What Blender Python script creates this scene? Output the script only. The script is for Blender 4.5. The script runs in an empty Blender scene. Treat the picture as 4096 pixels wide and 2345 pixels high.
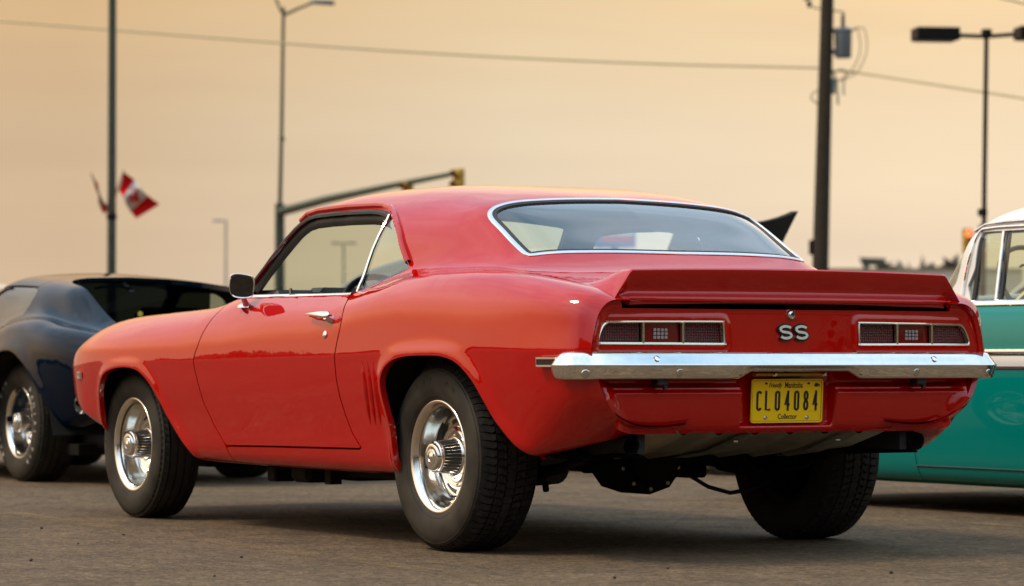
import bpy, math, random
import numpy as np
from mathutils import Vector, Matrix
R = math.radians
S = bpy.context.scene
# ---------------------------------------------------------------- camera
cam_d = bpy.data.cameras.new('camera'); cam = bpy.data.objects.new('camera', cam_d); S.collection.objects.link(cam)
CAM = Vector((-9.7906, 6.3406, 0.6918)); YAW, PIT, ROLL = R(30.6564), R(1.22161), R(0.03276)
_f = Vector((math.cos(YAW)*math.cos(PIT), -math.sin(YAW)*math.cos(PIT), math.sin(PIT)))
_r = Vector((-math.sin(YAW), -math.cos(YAW), 0)); _u = _r.cross(_f)
_r, _u = math.cos(ROLL)*_r + math.sin(ROLL)*_u, -math.sin(ROLL)*_r + math.cos(ROLL)*_u
cam.matrix_world = Matrix(((_r.x, _u.x, -_f.x, CAM.x), (_r.y, _u.y, -_f.y, CAM.y), (_r.z, _u.z, -_f.z, CAM.z), (0, 0, 0, 1)))
cam_d.sensor_width = 36; cam_d.lens = 12442.8*36/4096
cam_d.clip_start = .1; cam_d.clip_end = 3000
cam_d.dof.use_dof = True; cam_d.dof.focus_distance = 11.1; cam_d.dof.aperture_fstop = 4.4
S.camera = cam

# ---------------------------------------------------------------- sky: smoky sunset air ahead, paler and bluer overhead and behind
W = bpy.data.worlds.new('World'); S.world = W; W.use_nodes = True
nt = W.node_tree; nt.nodes.clear()
def nd(tree, typ, **kw):
    n = tree.nodes.new(typ)
    for k, v in kw.items():
        if k.startswith('i_'): n.inputs[k[2:].replace('_', ' ')].default_value = v
        else: setattr(n, k, v)
    return n
SUN_EL, SUN_AZ = R(54), R(72)        # the soft light: from the left of the red car (azimuth from +x towards +y)
tc = nd(nt, 'ShaderNodeTexCoord')
sep = nd(nt, 'ShaderNodeSeparateXYZ'); nt.links.new(tc.outputs['Generated'], sep.inputs[0])
def ramp(tree, pts, inp):
    n = nd(tree, 'ShaderNodeValToRGB'); e = n.color_ramp.elements
    while len(e) < len(pts): e.new(.5)
    for q, (p, c) in zip(e, pts):
        q.position = p; q.color = (*c, 1)
    tree.links.new(inp, n.inputs[0]); return n
def mth(tree, op, a, b=None):
    n = nd(tree, 'ShaderNodeMath', operation=op)
    for i, q in enumerate((a, b)):
        if q is None: continue
        if isinstance(q, (int, float)): n.inputs[i].default_value = q
        else: tree.links.new(q, n.inputs[i])
    return n.outputs[0]
def mixc(tree, fac, a, b, typ='MIX'):
    n = nd(tree, 'ShaderNodeMix', data_type='RGBA', blend_type=typ)
    for i, q in ((0, fac), (6, a), (7, b)):
        if isinstance(q, (int, float)): n.inputs[i].default_value = q
        elif isinstance(q, tuple): n.inputs[i].default_value = (*q, 1)
        else: tree.links.new(q, n.inputs[i])
    return n.outputs[2]
# direction of the sunset glow: to the right of the picture
GL = R(-44)
side = mth(nt, 'ADD', mth(nt, 'MULTIPLY', sep.outputs[0], math.cos(GL)), mth(nt, 'MULTIPLY', sep.outputs[1], math.sin(GL)))
lat = mth(nt, 'ADD', mth(nt, 'MULTIPLY', sep.outputs[0], math.sin(-R(30.66))), mth(nt, 'MULTIPLY', sep.outputs[1], -math.cos(R(30.66))))
low_r = ramp(nt, [(0, (.66, .475, .295)), (.36, (.675, .48, .29)), (.5, (.83, .665, .455)), (.63, (.93, .725, .485)), (.8, (.94, .75, .52)), (1, (.74, .66, .56))],
             mth(nt, 'ADD', mth(nt, 'MULTIPLY', lat, 1.0), .5))
# whiter close to the horizon, yellower a little higher
hz = ramp(nt, [(0, (1.02, 1.06, 1.22)), (.03, (1.0, 1.02, 1.10)), (.075, (1., 1., 1.)), (.115, (1.04, .96, .80)), (.20, (1.95, 1.68, 1.28)), (.45, (2.1, 1.95, 1.75)), (1, (1.8, 1.8, 1.8))], sep.outputs[2])
low_c = mixc(nt, 1.0, low_r.outputs[0], hz.outputs[0], 'MULTIPLY')
# faint smoke streaks
mps = nd(nt, 'ShaderNodeMapping'); mps.inputs['Scale'].default_value = (3, 3, 26); nt.links.new(tc.outputs['Generated'], mps.inputs[0])
sn = nd(nt, 'ShaderNodeTexNoise'); sn.inputs['Scale'].default_value = 1.6; sn.inputs['Detail'].default_value = 4; nt.links.new(mps.outputs[0], sn.inputs['Vector'])
sr = ramp(nt, [(.3, (.955, .945, .945)), (.7, (1.045, 1.045, 1.035))], sn.outputs[0])
low_c = mixc(nt, 1.0, low_c, sr.outputs[0], 'MULTIPLY')
wn = nd(nt, 'ShaderNodeTexNoise', noise_dimensions='3D'); wn.inputs['Scale'].default_value = 2.2; wn.inputs['Detail'].default_value = 5; wn.inputs['Roughness'].default_value = .55
mpn = nd(nt, 'ShaderNodeMapping'); mpn.inputs['Scale'].default_value = (1, 1, 2.6); nt.links.new(tc.outputs['Generated'], mpn.inputs[0]); nt.links.new(mpn.outputs[0], wn.inputs['Vector'])
cl = ramp(nt, [(.33, (.46, .78, 1.06)), (.66, (1.20, 1.40, 1.62))], wn.outputs[0])
# how far the view turns away from the glow and up
up_f = ramp(nt, [(0, (0, 0, 0)), (.15, (0, 0, 0)), (.55, (1, 1, 1))], sep.outputs[2])
bk_f = ramp(nt, [(.0, (1, 1, 1)), (.22, (.85, .85, .85)), (.62, (0, 0, 0))], mth(nt, 'ADD', mth(nt, 'MULTIPLY', side, .5), .5))
bk_c = ramp(nt, [(0, (.20, .205, .22)), (.25, (.29, .32, .36)), (.6, (.72, .82, .92))], sep.outputs[2])
col = mixc(nt, bk_f.outputs[0], low_c, bk_c.outputs[0])
col = mixc(nt, up_f.outputs[0], col, cl.outputs[0])
# broad warm glow of the smoke round the hidden sun
GD = Vector((math.cos(R(24))*math.cos(R(62)), math.cos(R(24))*math.sin(R(62)), math.sin(R(24))))
gdot = mth(nt, 'MAXIMUM', mth(nt, 'ADD', mth(nt, 'ADD', mth(nt, 'MULTIPLY', sep.outputs[0], GD.x), mth(nt, 'MULTIPLY', sep.outputs[1], GD.y)), mth(nt, 'MULTIPLY', sep.outputs[2], GD.z)), 0.0)
gl_ = mth(nt, 'POWER', gdot, 3.5)
col = mixc(nt, 1.0, col, mixc(nt, gl_, (0., 0., 0.), (.85, .52, .22)), 'ADD')
bg1 = nd(nt, 'ShaderNodeBackground'); nt.links.new(col, bg1.inputs[0]); bg1.inputs[1].default_value = .628
sky = nd(nt, 'ShaderNodeTexSky', sky_type='NISHITA', sun_disc=False, sun_elevation=SUN_EL, sun_rotation=R(90)-SUN_AZ, dust_density=4.0)
bg2 = nd(nt, 'ShaderNodeBackground'); nt.links.new(sky.outputs[0], bg2.inputs[0]); bg2.inputs[1].default_value = .006
ad = nd(nt, 'ShaderNodeAddShader'); nt.links.new(bg1.outputs[0], ad.inputs[0]); nt.links.new(bg2.outputs[0], ad.inputs[1])
wo = nd(nt, 'ShaderNodeOutputWorld'); nt.links.new(ad.outputs[0], wo.inputs[0])

# ---------------------------------------------------------------- soft sun behind the smoke
sl = bpy.data.lights.new('sun', 'SUN'); sl.energy = 1.4; sl.angle = R(12); sl.color = (1, .82, .62)
so = bpy.data.objects.new('sun', sl); S.collection.objects.link(so)
_d = Vector((math.cos(SUN_EL)*math.cos(SUN_AZ), math.cos(SUN_EL)*math.sin(SUN_AZ), math.sin(SUN_EL)))
so.rotation_euler = _d.to_track_quat('Z', 'Y').to_euler()
S.view_settings.view_transform = 'Standard'; S.view_settings.look = 'None'; S.view_settings.exposure = 0.62; S.view_settings.gamma = 1
S.view_settings.use_curve_mapping = False
S.cycles.max_bounces = 10; S.cycles.transparent_max_bounces = 16; S.cycles.glossy_bounces = 6
random.seed(4); RNG = np.random.default_rng(4)

# ---------------------------------------------------------------- materials
MATS = {}
def mat(name, base=(.5, .5, .5), rough=.5, metal=0., coat=0., coat_rough=.02, coat_ior=1.5, spec=.5, noise=None, bump=None, emit=None):
    """Principled material; noise = (scale, amount, colour2) mottles the base; bump = (scale, strength, distance)."""
    if name in MATS: return MATS[name]
    m = bpy.data.materials.new(name); m.use_nodes = True; t = m.node_tree
    b = t.nodes['Principled BSDF']
    b.inputs['Base Color'].default_value = (*base, 1); b.inputs['Roughness'].default_value = rough; b.inputs['Metallic'].default_value = metal
    b.inputs['Coat Weight'].default_value = coat; b.inputs['Coat Roughness'].default_value = coat_rough; b.inputs['Coat IOR'].default_value = coat_ior
    b.inputs['Specular IOR Level'].default_value = spec
    tcn = nd(t, 'ShaderNodeTexCoord')
    if noise:
        n = nd(t, 'ShaderNodeTexNoise'); n.inputs['Scale'].default_value = noise[0]; n.inputs['Detail'].default_value = 6
        t.links.new(tcn.outputs['Object'], n.inputs['Vector'])
        rp = ramp(t, [(.35, (0, 0, 0)), (.7, (noise[1],)*3)], n.outputs[0])
        t.links.new(mixc(t, rp.outputs[0], base, noise[2]), b.inputs['Base Color'])
        rr = mth(t, 'ADD', mth(t, 'MULTIPLY', n.outputs[0], .16), rough - .08)
        if rough > .1: t.links.new(rr, b.inputs['Roughness'])
    if bump:
        n2 = nd(t, 'ShaderNodeTexNoise'); n2.inputs['Scale'].default_value = bump[0]; n2.inputs['Detail'].default_value = 4
        t.links.new(tcn.outputs['Object'], n2.inputs['Vector'])
        bn = nd(t, 'ShaderNodeBump'); bn.inputs['Strength'].default_value = bump[1]; bn.inputs['Distance'].default_value = bump[2]
        t.links.new(n2.outputs[0], bn.inputs['Height']); t.links.new(bn.outputs[0], b.inputs['Normal'])
    if emit:
        b.inputs['Emission Color'].default_value = (*emit[0], 1); b.inputs['Emission Strength'].default_value = emit[1]
    MATS[name] = m; return m
def glass(name, tint=(.8, .88, .82), refl=1.0, dens=0.0, dens_col=(.02, .02, .02)):
    """A thin pane: tinted straight-through light plus a Fresnel reflection from both faces."""
    if name in MATS: return MATS[name]
    m = bpy.data.materials.new(name); m.use_nodes = True; t = m.node_tree; t.nodes.clear()
    tr = nd(t, 'ShaderNodeBsdfTransparent'); tr.inputs[0].default_value = (*tint, 1)
    gl = nd(t, 'ShaderNodeBsdfGlossy'); gl.inputs['Roughness'].default_value = .012; gl.inputs[0].default_value = (1, 1, 1, 1)
    fr = nd(t, 'ShaderNodeFresnel'); ge = nd(t, 'ShaderNodeNewGeometry')
    t.links.new(mth(t, 'ADD', mth(t, 'MULTIPLY', ge.outputs['Backfacing'], 1/1.52-1.52), 1.52), fr.inputs[0])     # a pane reflects alike from both faces
    f2 = mth(t, 'MINIMUM', mth(t, 'MULTIPLY', fr.outputs[0], 1.8*refl), 1.0)
    mx = nd(t, 'ShaderNodeMixShader'); t.links.new(f2, mx.inputs[0]); t.links.new(tr.outputs[0], mx.inputs[1]); t.links.new(gl.outputs[0], mx.inputs[2])
    o = nd(t, 'ShaderNodeOutputMaterial'); t.links.new(mx.outputs[0], o.inputs[0])
    MATS[name] = m; return m
RED = mat('red_paint', (.45, .0022, .0006), .40, 0, 1.0, .010, 1.62, .0)
def orange_peel(m, sc, dist):
    t = m.node_tree; b = t.nodes['Principled BSDF']; tcn = nd(t, 'ShaderNodeTexCoord'); n = nd(t, 'ShaderNodeTexNoise'); n.inputs['Scale'].default_value = sc; n.inputs['Detail'].default_value = 2
    t.links.new(tcn.outputs['Object'], n.inputs['Vector']); bn = nd(t, 'ShaderNodeBump'); bn.inputs['Strength'].default_value = 1; bn.inputs['Distance'].default_value = dist
    t.links.new(n.outputs[0], bn.inputs['Height']); t.links.new(bn.outputs[0], b.inputs['Coat Normal'])
orange_peel(RED, 7, .0016)
NAVY = mat('navy_paint', (.0016, .006, .015), .35, 0, .75, .03, 1.34, .0)
TEAL = mat('turquoise_paint', (.0003, .190, .160), .35, 0, 1.0, .03, 1.38, .0)
WHITE = mat('white_paint', (.72, .70, .66), .35, 0, .8, .03, 1.5)
BLACKP = mat('black_paint', (.008, .008, .010), .3, 0, 1.0, .02, 1.5)
SILV = mat('silver_paint', (.36, .37, .38), .35, .4, .8, .04, 1.5)
CHROME = mat('chrome', (.90, .89, .88), .045, 1.0, noise=(35, .25, (.66, .64, .60)))
CHROME2 = mat('worn_chrome', (.74, .73, .71), .10, 1.0, noise=(18, .5, (.60, .56, .48)))
STEEL = mat('galvanised_steel', (.62, .56, .42), .40, .9, noise=(9, .6, (.30, .26, .18)), bump=(60, .25, .002))
ALU = mat('polished_alloy', (.90, .87, .80), .17, 1.0, noise=(22, .4, (.74, .68, .56)))
RUB = mat('tyre_rubber', (.020, .017, .013), .66, 0, spec=.25, noise=(9, .8, (.056, .046, .031)), bump=(160, .25, .001))
TREAD = mat('tread_rubber', (.016, .014, .012), .75, 0, spec=.2, noise=(40, .8, (.044, .039, .032)), bump=(220, .3, .001))
BLK = mat('black_plastic', (.012, .012, .013), .5)
VINYL = mat('black_vinyl', (.014, .014, .016), .45, noise=(60, .4, (.03, .03, .032)))
RUBSEAL = mat('rubber_seal', (.010, .010, .010), .55)
UNDER = mat('underbody_black', (.006, .0055, .005), .75, spec=.2, noise=(12, .7, (.018, .015, .011)))
GLASS = glass('clear_glass', (.92, .95, .87), .65)
GLASSB = glass('windshield_glass', (.80, .87, .74), 1.0)
GLASSR = glass('rear_glass', (.80, .93, .92), 1.05)
SMOKE = glass('smoked_glass', (.14, .16, .14), .5)
MIRR = mat('darkened_mirror', (.10, .10, .105), .01, 1.0)  # dark base colour stands in for a dark reflection in the mirror

# ---------------------------------------------------------------- object helpers
COL = S.collection
def thing(name, label, cat, loc=(0, 0, 0), rz=0., group=None):
    o = bpy.data.objects.new(name, None); COL.objects.link(o); o.location = loc; o.rotation_euler = (0, 0, rz); o.empty_display_size = .2
    o['label'] = label; o['category'] = cat
    if group: o['group'] = group
    return o
def tag(o, label, cat, group=None):
    o['label'] = label; o['category'] = cat
    if group: o['group'] = group
    return o
def sub(name, parent):
    o = bpy.data.objects.new(name, None); COL.objects.link(o); o.parent = parent; o.empty_display_size = .1; return o
def link(name, me, parent=None, label=None):
    o = bpy.data.objects.new(name, me); COL.objects.link(o)
    if parent is not None: o.parent = parent
    if label: o['label'] = label
    return o
def copy_tree(o, parent=None):
    c = o.copy(); COL.objects.link(c)
    if parent is not None: c.parent = parent
    for ch in list(o.children): copy_tree(ch, c)
    return c
def mesh_np(name, V, F, material, parent=None, N=None, smooth=True, angle=None, label=None):
    me = bpy.data.meshes.new(name)
    me.from_pydata([tuple(map(float, v)) for v in V], [], [tuple(map(int, f)) for f in F])
    me.materials.append(material)
    if smooth:
        me.polygons.foreach_set('use_smooth', [True]*len(me.polygons))
        if N is not None: me.normals_split_custom_set_from_vertices([tuple(map(float, n)) for n in N])
        elif angle is not None: me.set_sharp_from_angle(angle=R(angle))
    me.update()
    return link(name, me, parent, label)
class MB:
    """Collects shapes into one mesh."""
    def __init__(s): s.v = []; s.f = []
    def add(s, V, F):
        o = len(s.v); s.v += [tuple(map(float, v)) for v in V]; s.f += [tuple(int(i)+o for i in f) for f in F]; return s
    def box(s, c, d, m=None, ch=0.0):
        """box at centre c of size d, chamfered by ch; m = 3x3 rotation"""
        hx, hy, hz = d[0]/2, d[1]/2, d[2]/2
        if ch <= 0:
            V = [(x, y, z) for x in (-hx, hx) for y in (-hy, hy) for z in (-hz, hz)]
            F = [(0, 1, 3, 2), (4, 6, 7, 5), (0, 4, 5, 1), (2, 3, 7, 6), (0, 2, 6, 4), (1, 5, 7, 3)]
        else:
            ch = min(ch, hx*.9, hy*.9, hz*.9); V = []; ix = {}
            for sx in (-1, 1):
                for sy in (-1, 1):
                    for sz in (-1, 1):
                        for a in range(3):
                            p = [sx*(hx-(0 if a == 0 else ch)), sy*(hy-(0 if a == 1 else ch)), sz*(hz-(0 if a == 2 else ch))]
                            ix[(sx, sy, sz, a)] = len(V); V.append(tuple(p))
            F = []
            for sx in (-1, 1):
                F.append([ix[(sx, y, z, 0)] for y, z in ((-1, -1), (1, -1), (1, 1), (-1, 1))][::sx])
                F.append([ix[(x, sx, z, 1)] for x, z in ((-1, -1), (-1, 1), (1, 1), (1, -1))][::sx])
                F.append([ix[(x, y, sx, 2)] for x, y in ((-1, -1), (1, -1), (1, 1), (-1, 1))][::sx])
            for a in (-1, 1):
                for b in (-1, 1):
                    q = a*b
                    F.append([ix[(a, b, -1, 0)], ix[(a, b, 1, 0)], ix[(a, b, 1, 1)], ix[(a, b, -1, 1)]][::-q])
                    F.append([ix[(a, -1, b, 0)], ix[(a, 1, b, 0)], ix[(a, 1, b, 2)], ix[(a, -1, b, 2)]][::q])
                    F.append([ix[(-1, a, b, 1)], ix[(1, a, b, 1)], ix[(1, a, b, 2)], ix[(-1, a, b, 2)]][::-q])
                    for c2 in (-1, 1):
                        F.append([ix[(a, b, c2, 0)], ix[(a, b, c2, 1)], ix[(a, b, c2, 2)]][::a*b*c2])
        V = np.array(V, float)
        if m is not None: V = V @ np.array(m).T
        return s.add(V + np.array(c), F)
    def lathe(s, prof, n=32, c=(0, 0, 0), axis='y', a0=0., a1=2*math.pi):
        """profile of (radius, height) turned about axis through c"""
        full = abs(a1-a0-2*math.pi) < 1e-6; k = n if full else n+1
        V = []
        for i in range(k):
            t = a0+(a1-a0)*i/n; ca, sa = math.cos(t), math.sin(t)
            for r, h in prof:
                p = {'y': (r*ca, h, r*sa), 'z': (r*ca, r*sa, h), 'x': (h, r*ca, r*sa)}[axis]
                V.append((p[0]+c[0], p[1]+c[1], p[2]+c[2]))
        m = len(prof); F = []
        for i in range(n):
            j = (i+1) % k
            for q in range(m-1):
                F.append((i*m+q, i*m+q+1, j*m+q+1, j*m+q) if axis != 'y' else (i*m+q, j*m+q, j*m+q+1, i*m+q+1))
        return s.add(V, F)
    def tube(s, path, r, n=8, cap=True):
        P = [np.array(p, float) for p in path]; rr = r if hasattr(r, '__len__') else [r]*len(P)
        V = []; F = []; up = np.array([0.123, .05, .99])
        prev = None
        for i, p in enumerate(P):
            d = (P[min(i+1, len(P)-1)]-P[max(i-1, 0)]); d /= max(np.linalg.norm(d), 1e-9)
            if prev is None:
                if abs(d@up) > .95: up = np.array([1., .1, 0])
                a = np.cross(d, up)
            else: a = prev-d*(prev@d)
            a /= np.linalg.norm(a); b = np.cross(d, a); prev = a
            for k in range(n):
                t = 2*math.pi*k/n; V.append(p+rr[i]*(math.cos(t)*a+math.sin(t)*b))
        for i in range(len(P)-1):
            for k in range(n):
                F.append((i*n+k, i*n+(k+1) % n, (i+1)*n+(k+1) % n, (i+1)*n+k))
        if cap: F.append(tuple(range(n))[::-1]); F.append(tuple((len(P)-1)*n+k for k in range(n)))
        return s.add(V, F)
    def prism(s, poly, fn, a, b):
        """closed outline poly [(u, v)] pulled from a to b; fn(u, v, w) -> point"""
        n = len(poly)
        V = [fn(u, v, a) for u, v in poly]+[fn(u, v, b) for u, v in poly]
        F = [tuple(range(n)), tuple(range(2*n-1, n-1, -1))]+[(i, i+n, (i+1) % n+n, (i+1) % n) for i in range(n)]
        return s.add(V, F)
    def grid(s, P, close_u=False, close_v=False, flip=False):
        P = np.asarray(P, float); a, b = P.shape[:2]; F = []
        for i in range(a if close_u else a-1):
            for j in range(b if close_v else b-1):
                q = (i*b+j, ((i+1) % a)*b+j, ((i+1) % a)*b+(j+1) % b, i*b+(j+1) % b)
                F.append(q[::-1] if flip else q)
        return s.add(P.reshape(-1, 3), F)
    def build(s, name, material, parent=None, smooth=True, angle=35, label=None):
        o = mesh_np(name, s.v, s.f, material, parent, None, smooth, angle if smooth else None, label)
        return o
def stroke(mb, pts, w, fn, a, b, closed=False):
    """A pen stroke of width w along 2-D pts as a slab between depths a and b; fn(u, v, d) -> point."""
    P = [np.array(p, float) for p in pts]; n = len(P); L = []; Rr = []
    for i in range(n):
        p0 = P[(i-1) % n] if (closed or i) else P[0]; p1 = P[(i+1) % n] if (closed or i < n-1) else P[-1]
        d = p1-p0; d /= max(np.linalg.norm(d), 1e-9); nn = np.array([-d[1], d[0]])
        L.append(P[i]+nn*w/2); Rr.append(P[i]-nn*w/2)
    for i in range(n if closed else n-1):
        j = (i+1) % n
        q = [L[i], L[j], Rr[j], Rr[i]]
        V = [fn(*c, a) for c in q]+[fn(*c, b) for c in q]
        mb.add(V, [(0, 1, 2, 3), (7, 6, 5, 4), (0, 4, 5, 1), (1, 5, 6, 2), (2, 6, 7, 3), (3, 7, 4, 0)])
def arc2(cx, cy, rx, ry, a0, a1, n=8):
    return [(cx+rx*math.cos(R(a0+(a1-a0)*i/n)), cy+ry*math.sin(R(a0+(a1-a0)*i/n))) for i in range(n+1)]
def text_geo(txt, size=1., extrude=.1, shear=0., space=1., bold=0.):
    cu = bpy.data.curves.new('lettering', 'FONT'); cu.body = txt; cu.size = size; cu.extrude = extrude; cu.shear = shear
    cu.align_x = 'CENTER'; cu.align_y = 'CENTER'; cu.space_character = space; cu.resolution_u = 3; cu.offset = bold
    o = bpy.data.objects.new('lettering', cu); COL.objects.link(o)
    dg = bpy.context.evaluated_depsgraph_get(); me = o.evaluated_get(dg).to_mesh()
    V = np.array([v.co[:] for v in me.vertices]).reshape(-1, 3); F = [tuple(p.vertices) for p in me.polygons]
    o.evaluated_get(dg).to_mesh_clear(); bpy.data.objects.remove(o); bpy.data.curves.remove(cu)
    return V, F

def trim(P, N, Sf, rim=0.0, rimdir=None, close_v=False):
    """Keep the part of the grid surface where Sf > 0, cut exactly along Sf = 0.  Returns verts, normals, faces (with a turned-in rim)."""
    nx, ny = Sf.shape
    if close_v:
        P = np.concatenate([P, P[:, :1]], 1); N = np.concatenate([N, N[:, :1]], 1); Sf = np.concatenate([Sf, Sf[:, :1]], 1); ny += 1
    pos = Sf > 0
    cnt = pos[:-1, :-1].astype(int)+pos[1:, :-1]+pos[1:, 1:]+pos[:-1, 1:]
    idx = np.arange(nx*ny).reshape(nx, ny)
    ii, jj = np.where(cnt == 4)
    F = np.stack([idx[ii, jj], idx[ii, jj+1], idx[ii+1, jj+1], idx[ii+1, jj]], 1).tolist()
    V = P.reshape(-1, 3); Nf = N.reshape(-1, 3); sf = Sf.ravel()
    ex = []; exn = []; cache = {}; cuts = []
    base = nx*ny
    def cutv(a, b):
        k = (a, b) if a < b else (b, a)
        if k not in cache:
            t = sf[k[0]]/(sf[k[0]]-sf[k[1]]); cache[k] = base+len(ex)
            ex.append(V[k[0]]*(1-t)+V[k[1]]*t); n = Nf[k[0]]*(1-t)+Nf[k[1]]*t; exn.append(n/max(np.linalg.norm(n), 1e-9))
        return cache[k]
    for i, j in zip(*np.where((cnt > 0) & (cnt < 4))):
        c = [idx[i, j], idx[i, j+1], idx[i+1, j+1], idx[i+1, j]]; poly = []; cv = []
        for k in range(4):
            a, b = int(c[k]), int(c[(k+1) % 4])
            if sf[a] > 0: poly.append(a)
            if (sf[a] > 0) != (sf[b] > 0):
                q = cutv(a, b); poly.append(q); cv.append((q, sf[a] > 0))
        if len(poly) >= 3: F.append(poly)
        if len(cv) == 2:
            (a, ao), (b, bo) = cv
            cuts.append((a, b, poly))
        elif len(cv) == 4:
            for k in (0, 2):
                (a, ao), (b, bo) = cv[k], cv[k+1]; cuts.append((a, b, poly))
    V = np.concatenate([V, np.array(ex).reshape(-1, 3)]); Nf = np.concatenate([Nf, np.array(exn).reshape(-1, 3)])
    if F:
        sm_ = F[::max(1, len(F)//200)]; acc = 0.
        for f in sm_:
            p0, p1, p2 = V[f[0]], V[f[1]], V[f[2]]; acc += float(np.cross(p1-p0, p2-p0) @ Nf[f[0]] > 0)-.5
        if acc < 0: F = [f[::-1] for f in F]
    used = np.zeros(len(V), bool)
    for f in F: used[f] = True
    mp = np.cumsum(used)-1
    V2 = V[used]; N2 = Nf[used]; F2 = [[mp[q] for q in f] for f in F]
    if rim and cuts:
        rv = []; rn = []; o = len(V2)
        for a, b, pl_ in cuts:
            pa, pb, na, nb = V[a], V[b], Nf[a], Nf[b]
            if np.cross(pb-pa, -(na if rimdir is None else -np.array(rimdir))) @ (.5*(pa+pb)-V[pl_].mean(0)) < 0: pa, pb, na, nb = pb, pa, nb, na
            da = -na*rim if rimdir is None else np.array(rimdir)*rim; db = -nb*rim if rimdir is None else np.array(rimdir)*rim
            fn = np.cross(pb-pa, da); L = np.linalg.norm(fn)
            if L < 1e-12: continue
            fn = fn/L
            k = o+len(rv); rv += [pa, pa+da, pb+db, pb]; rn += [fn]*4; F2.append([k, k+3, k+2, k+1])
        if rv: V2 = np.concatenate([V2, np.array(rv)]); N2 = np.concatenate([N2, np.array(rn)])
    return V2, N2, F2
def skin_obj(name, P, N, Sf, material, parent, rim=.012, both=False, side=1, rimdir=None):
    V, Nn, F = trim(P, N, Sf, rim, rimdir)
    if len(F) == 0: return None
    m = np.array([1, -1, 1])
    if both:
        k = len(V); V = np.concatenate([V, V*m]); Nn = np.concatenate([Nn, Nn*m]); F = F+[[q+k for q in f][::-1] for f in F]
    elif side < 0:
        V = V*m; Nn = Nn*m; F = [f[::-1] for f in F]
    return mesh_np(name, V, F, material, parent, Nn)
def sstep(a, b, x):
    t = np.clip((x-a)/(b-a), 0, 1); return t*t*(3-2*t)
# ---------------------------------------------------------------- loft helpers (numpy)
def pchip(xs, ys, xq):
    xs = np.asarray(xs, float); ys = np.asarray(ys, float)
    h = np.diff(xs); d = np.diff(ys) / h
    m = np.zeros(len(xs))
    for i in range(1, len(xs) - 1):
        if d[i-1] * d[i] > 0:
            w1 = 2*h[i] + h[i-1]; w2 = h[i] + 2*h[i-1]
            m[i] = (w1 + w2) / (w1/d[i-1] + w2/d[i])
    m[0], m[-1] = d[0], d[-1]
    xq = np.clip(xq, xs[0], xs[-1])
    i = np.clip(np.searchsorted(xs, xq) - 1, 0, len(xs) - 2)
    t = (xq - xs[i]) / h[i]
    return ((2*t**3 - 3*t**2 + 1)*ys[i] + (t**3 - 2*t**2 + t)*h[i]*m[i]
            + (-2*t**3 + 3*t**2)*ys[i+1] + (t**3 - t**2)*h[i]*m[i+1])

def gauss1(a, xq, sig):
    """Gaussian smoothing along axis 0 on the (possibly uneven) grid xq; the ends are kept."""
    d = xq[:, None] - xq[None, :]
    s = np.minimum(sig, 0.5*np.minimum(xq - xq[0], xq[-1] - xq) + 1e-4)[:, None]
    w = np.exp(-0.5*(d/s)**2)
    dx = np.gradient(xq)
    w = w*dx[None, :]
    w /= w.sum(1, keepdims=True)
    return np.tensordot(w, a, axes=(1, 0))

def spline_rows(Q, counts):
    """Q (nx, n, 2): natural cubic spline through the n points of every row, chord parameter; counts = samples per interval."""
    nx, n, _ = Q.shape
    h = np.sqrt(np.linalg.norm(np.diff(Q, axis=1), axis=2)*0.35 + 1e-5)*0.6 + np.linalg.norm(np.diff(Q, axis=1), axis=2)*0.5 + 1e-4
    A = np.zeros((nx, n, n)); B = np.zeros((nx, n, 2))
    A[:, 0, 0] = 1; A[:, n-1, n-1] = 1
    for i in range(1, n-1):
        A[:, i, i-1] = h[:, i-1]; A[:, i, i] = 2*(h[:, i-1] + h[:, i]); A[:, i, i+1] = h[:, i]
        B[:, i] = 6*((Q[:, i+1] - Q[:, i])/h[:, i, None] - (Q[:, i] - Q[:, i-1])/h[:, i-1, None])
    M = np.linalg.solve(A, B)
    out = []; T = []
    for i in range(n-1):
        k = counts[i]
        for j in range(k + (1 if i == n-2 else 0)):
            u = j/k; hh = h[:, i, None]
            a = (1-u)*hh; b = u*hh
            out.append(M[:, i]*a**3/(6*hh) + M[:, i+1]*b**3/(6*hh)
                       + (Q[:, i]/hh - M[:, i]*hh/6)*a + (Q[:, i+1]/hh - M[:, i+1]*hh/6)*b)
            T.append(i+u)
    return np.stack(out, 1), np.array(T)

def grid_normals(P, brk=None):
    """Normals of a grid P (nx, nt, 3); brk = column index where the surface is creased (the two sides are differentiated apart)."""
    du = np.gradient(P, axis=0)
    if brk is None:
        dv = np.gradient(P, axis=1)
    else:
        dv = np.concatenate([np.gradient(P[:, :brk+1], axis=1), np.gradient(P[:, brk:], axis=1)[:, 1:]], 1)
        dv[:, brk] = 0.5*(P[:, brk+1] - P[:, brk-1])
    N = np.cross(dv, du)
    return N/np.maximum(np.linalg.norm(N, axis=2, keepdims=True), 1e-9)

def sd_poly(a, b, poly):
    """Signed distance (positive inside) of points (a, b) to a closed polygon."""
    poly = np.asarray(poly, float)
    d = np.full(a.shape, 1e9); ins = np.zeros(a.shape, bool)
    for i in range(len(poly)):
        p, q = poly[i], poly[(i+1) % len(poly)]
        e = q - p; L = max(e@e, 1e-12)
        t = np.clip(((a-p[0])*e[0] + (b-p[1])*e[1])/L, 0, 1)
        d = np.minimum(d, (a-p[0]-t*e[0])**2 + (b-p[1]-t*e[1])**2)
        if p[1] != q[1]:
            c = ((p[1] > b) != (q[1] > b)) & (a < (q[0]-p[0])*(b-p[1])/(q[1]-p[1]) + p[0])
            ins ^= c
    d = np.sqrt(d)
    return np.where(ins, d, -d)

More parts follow.
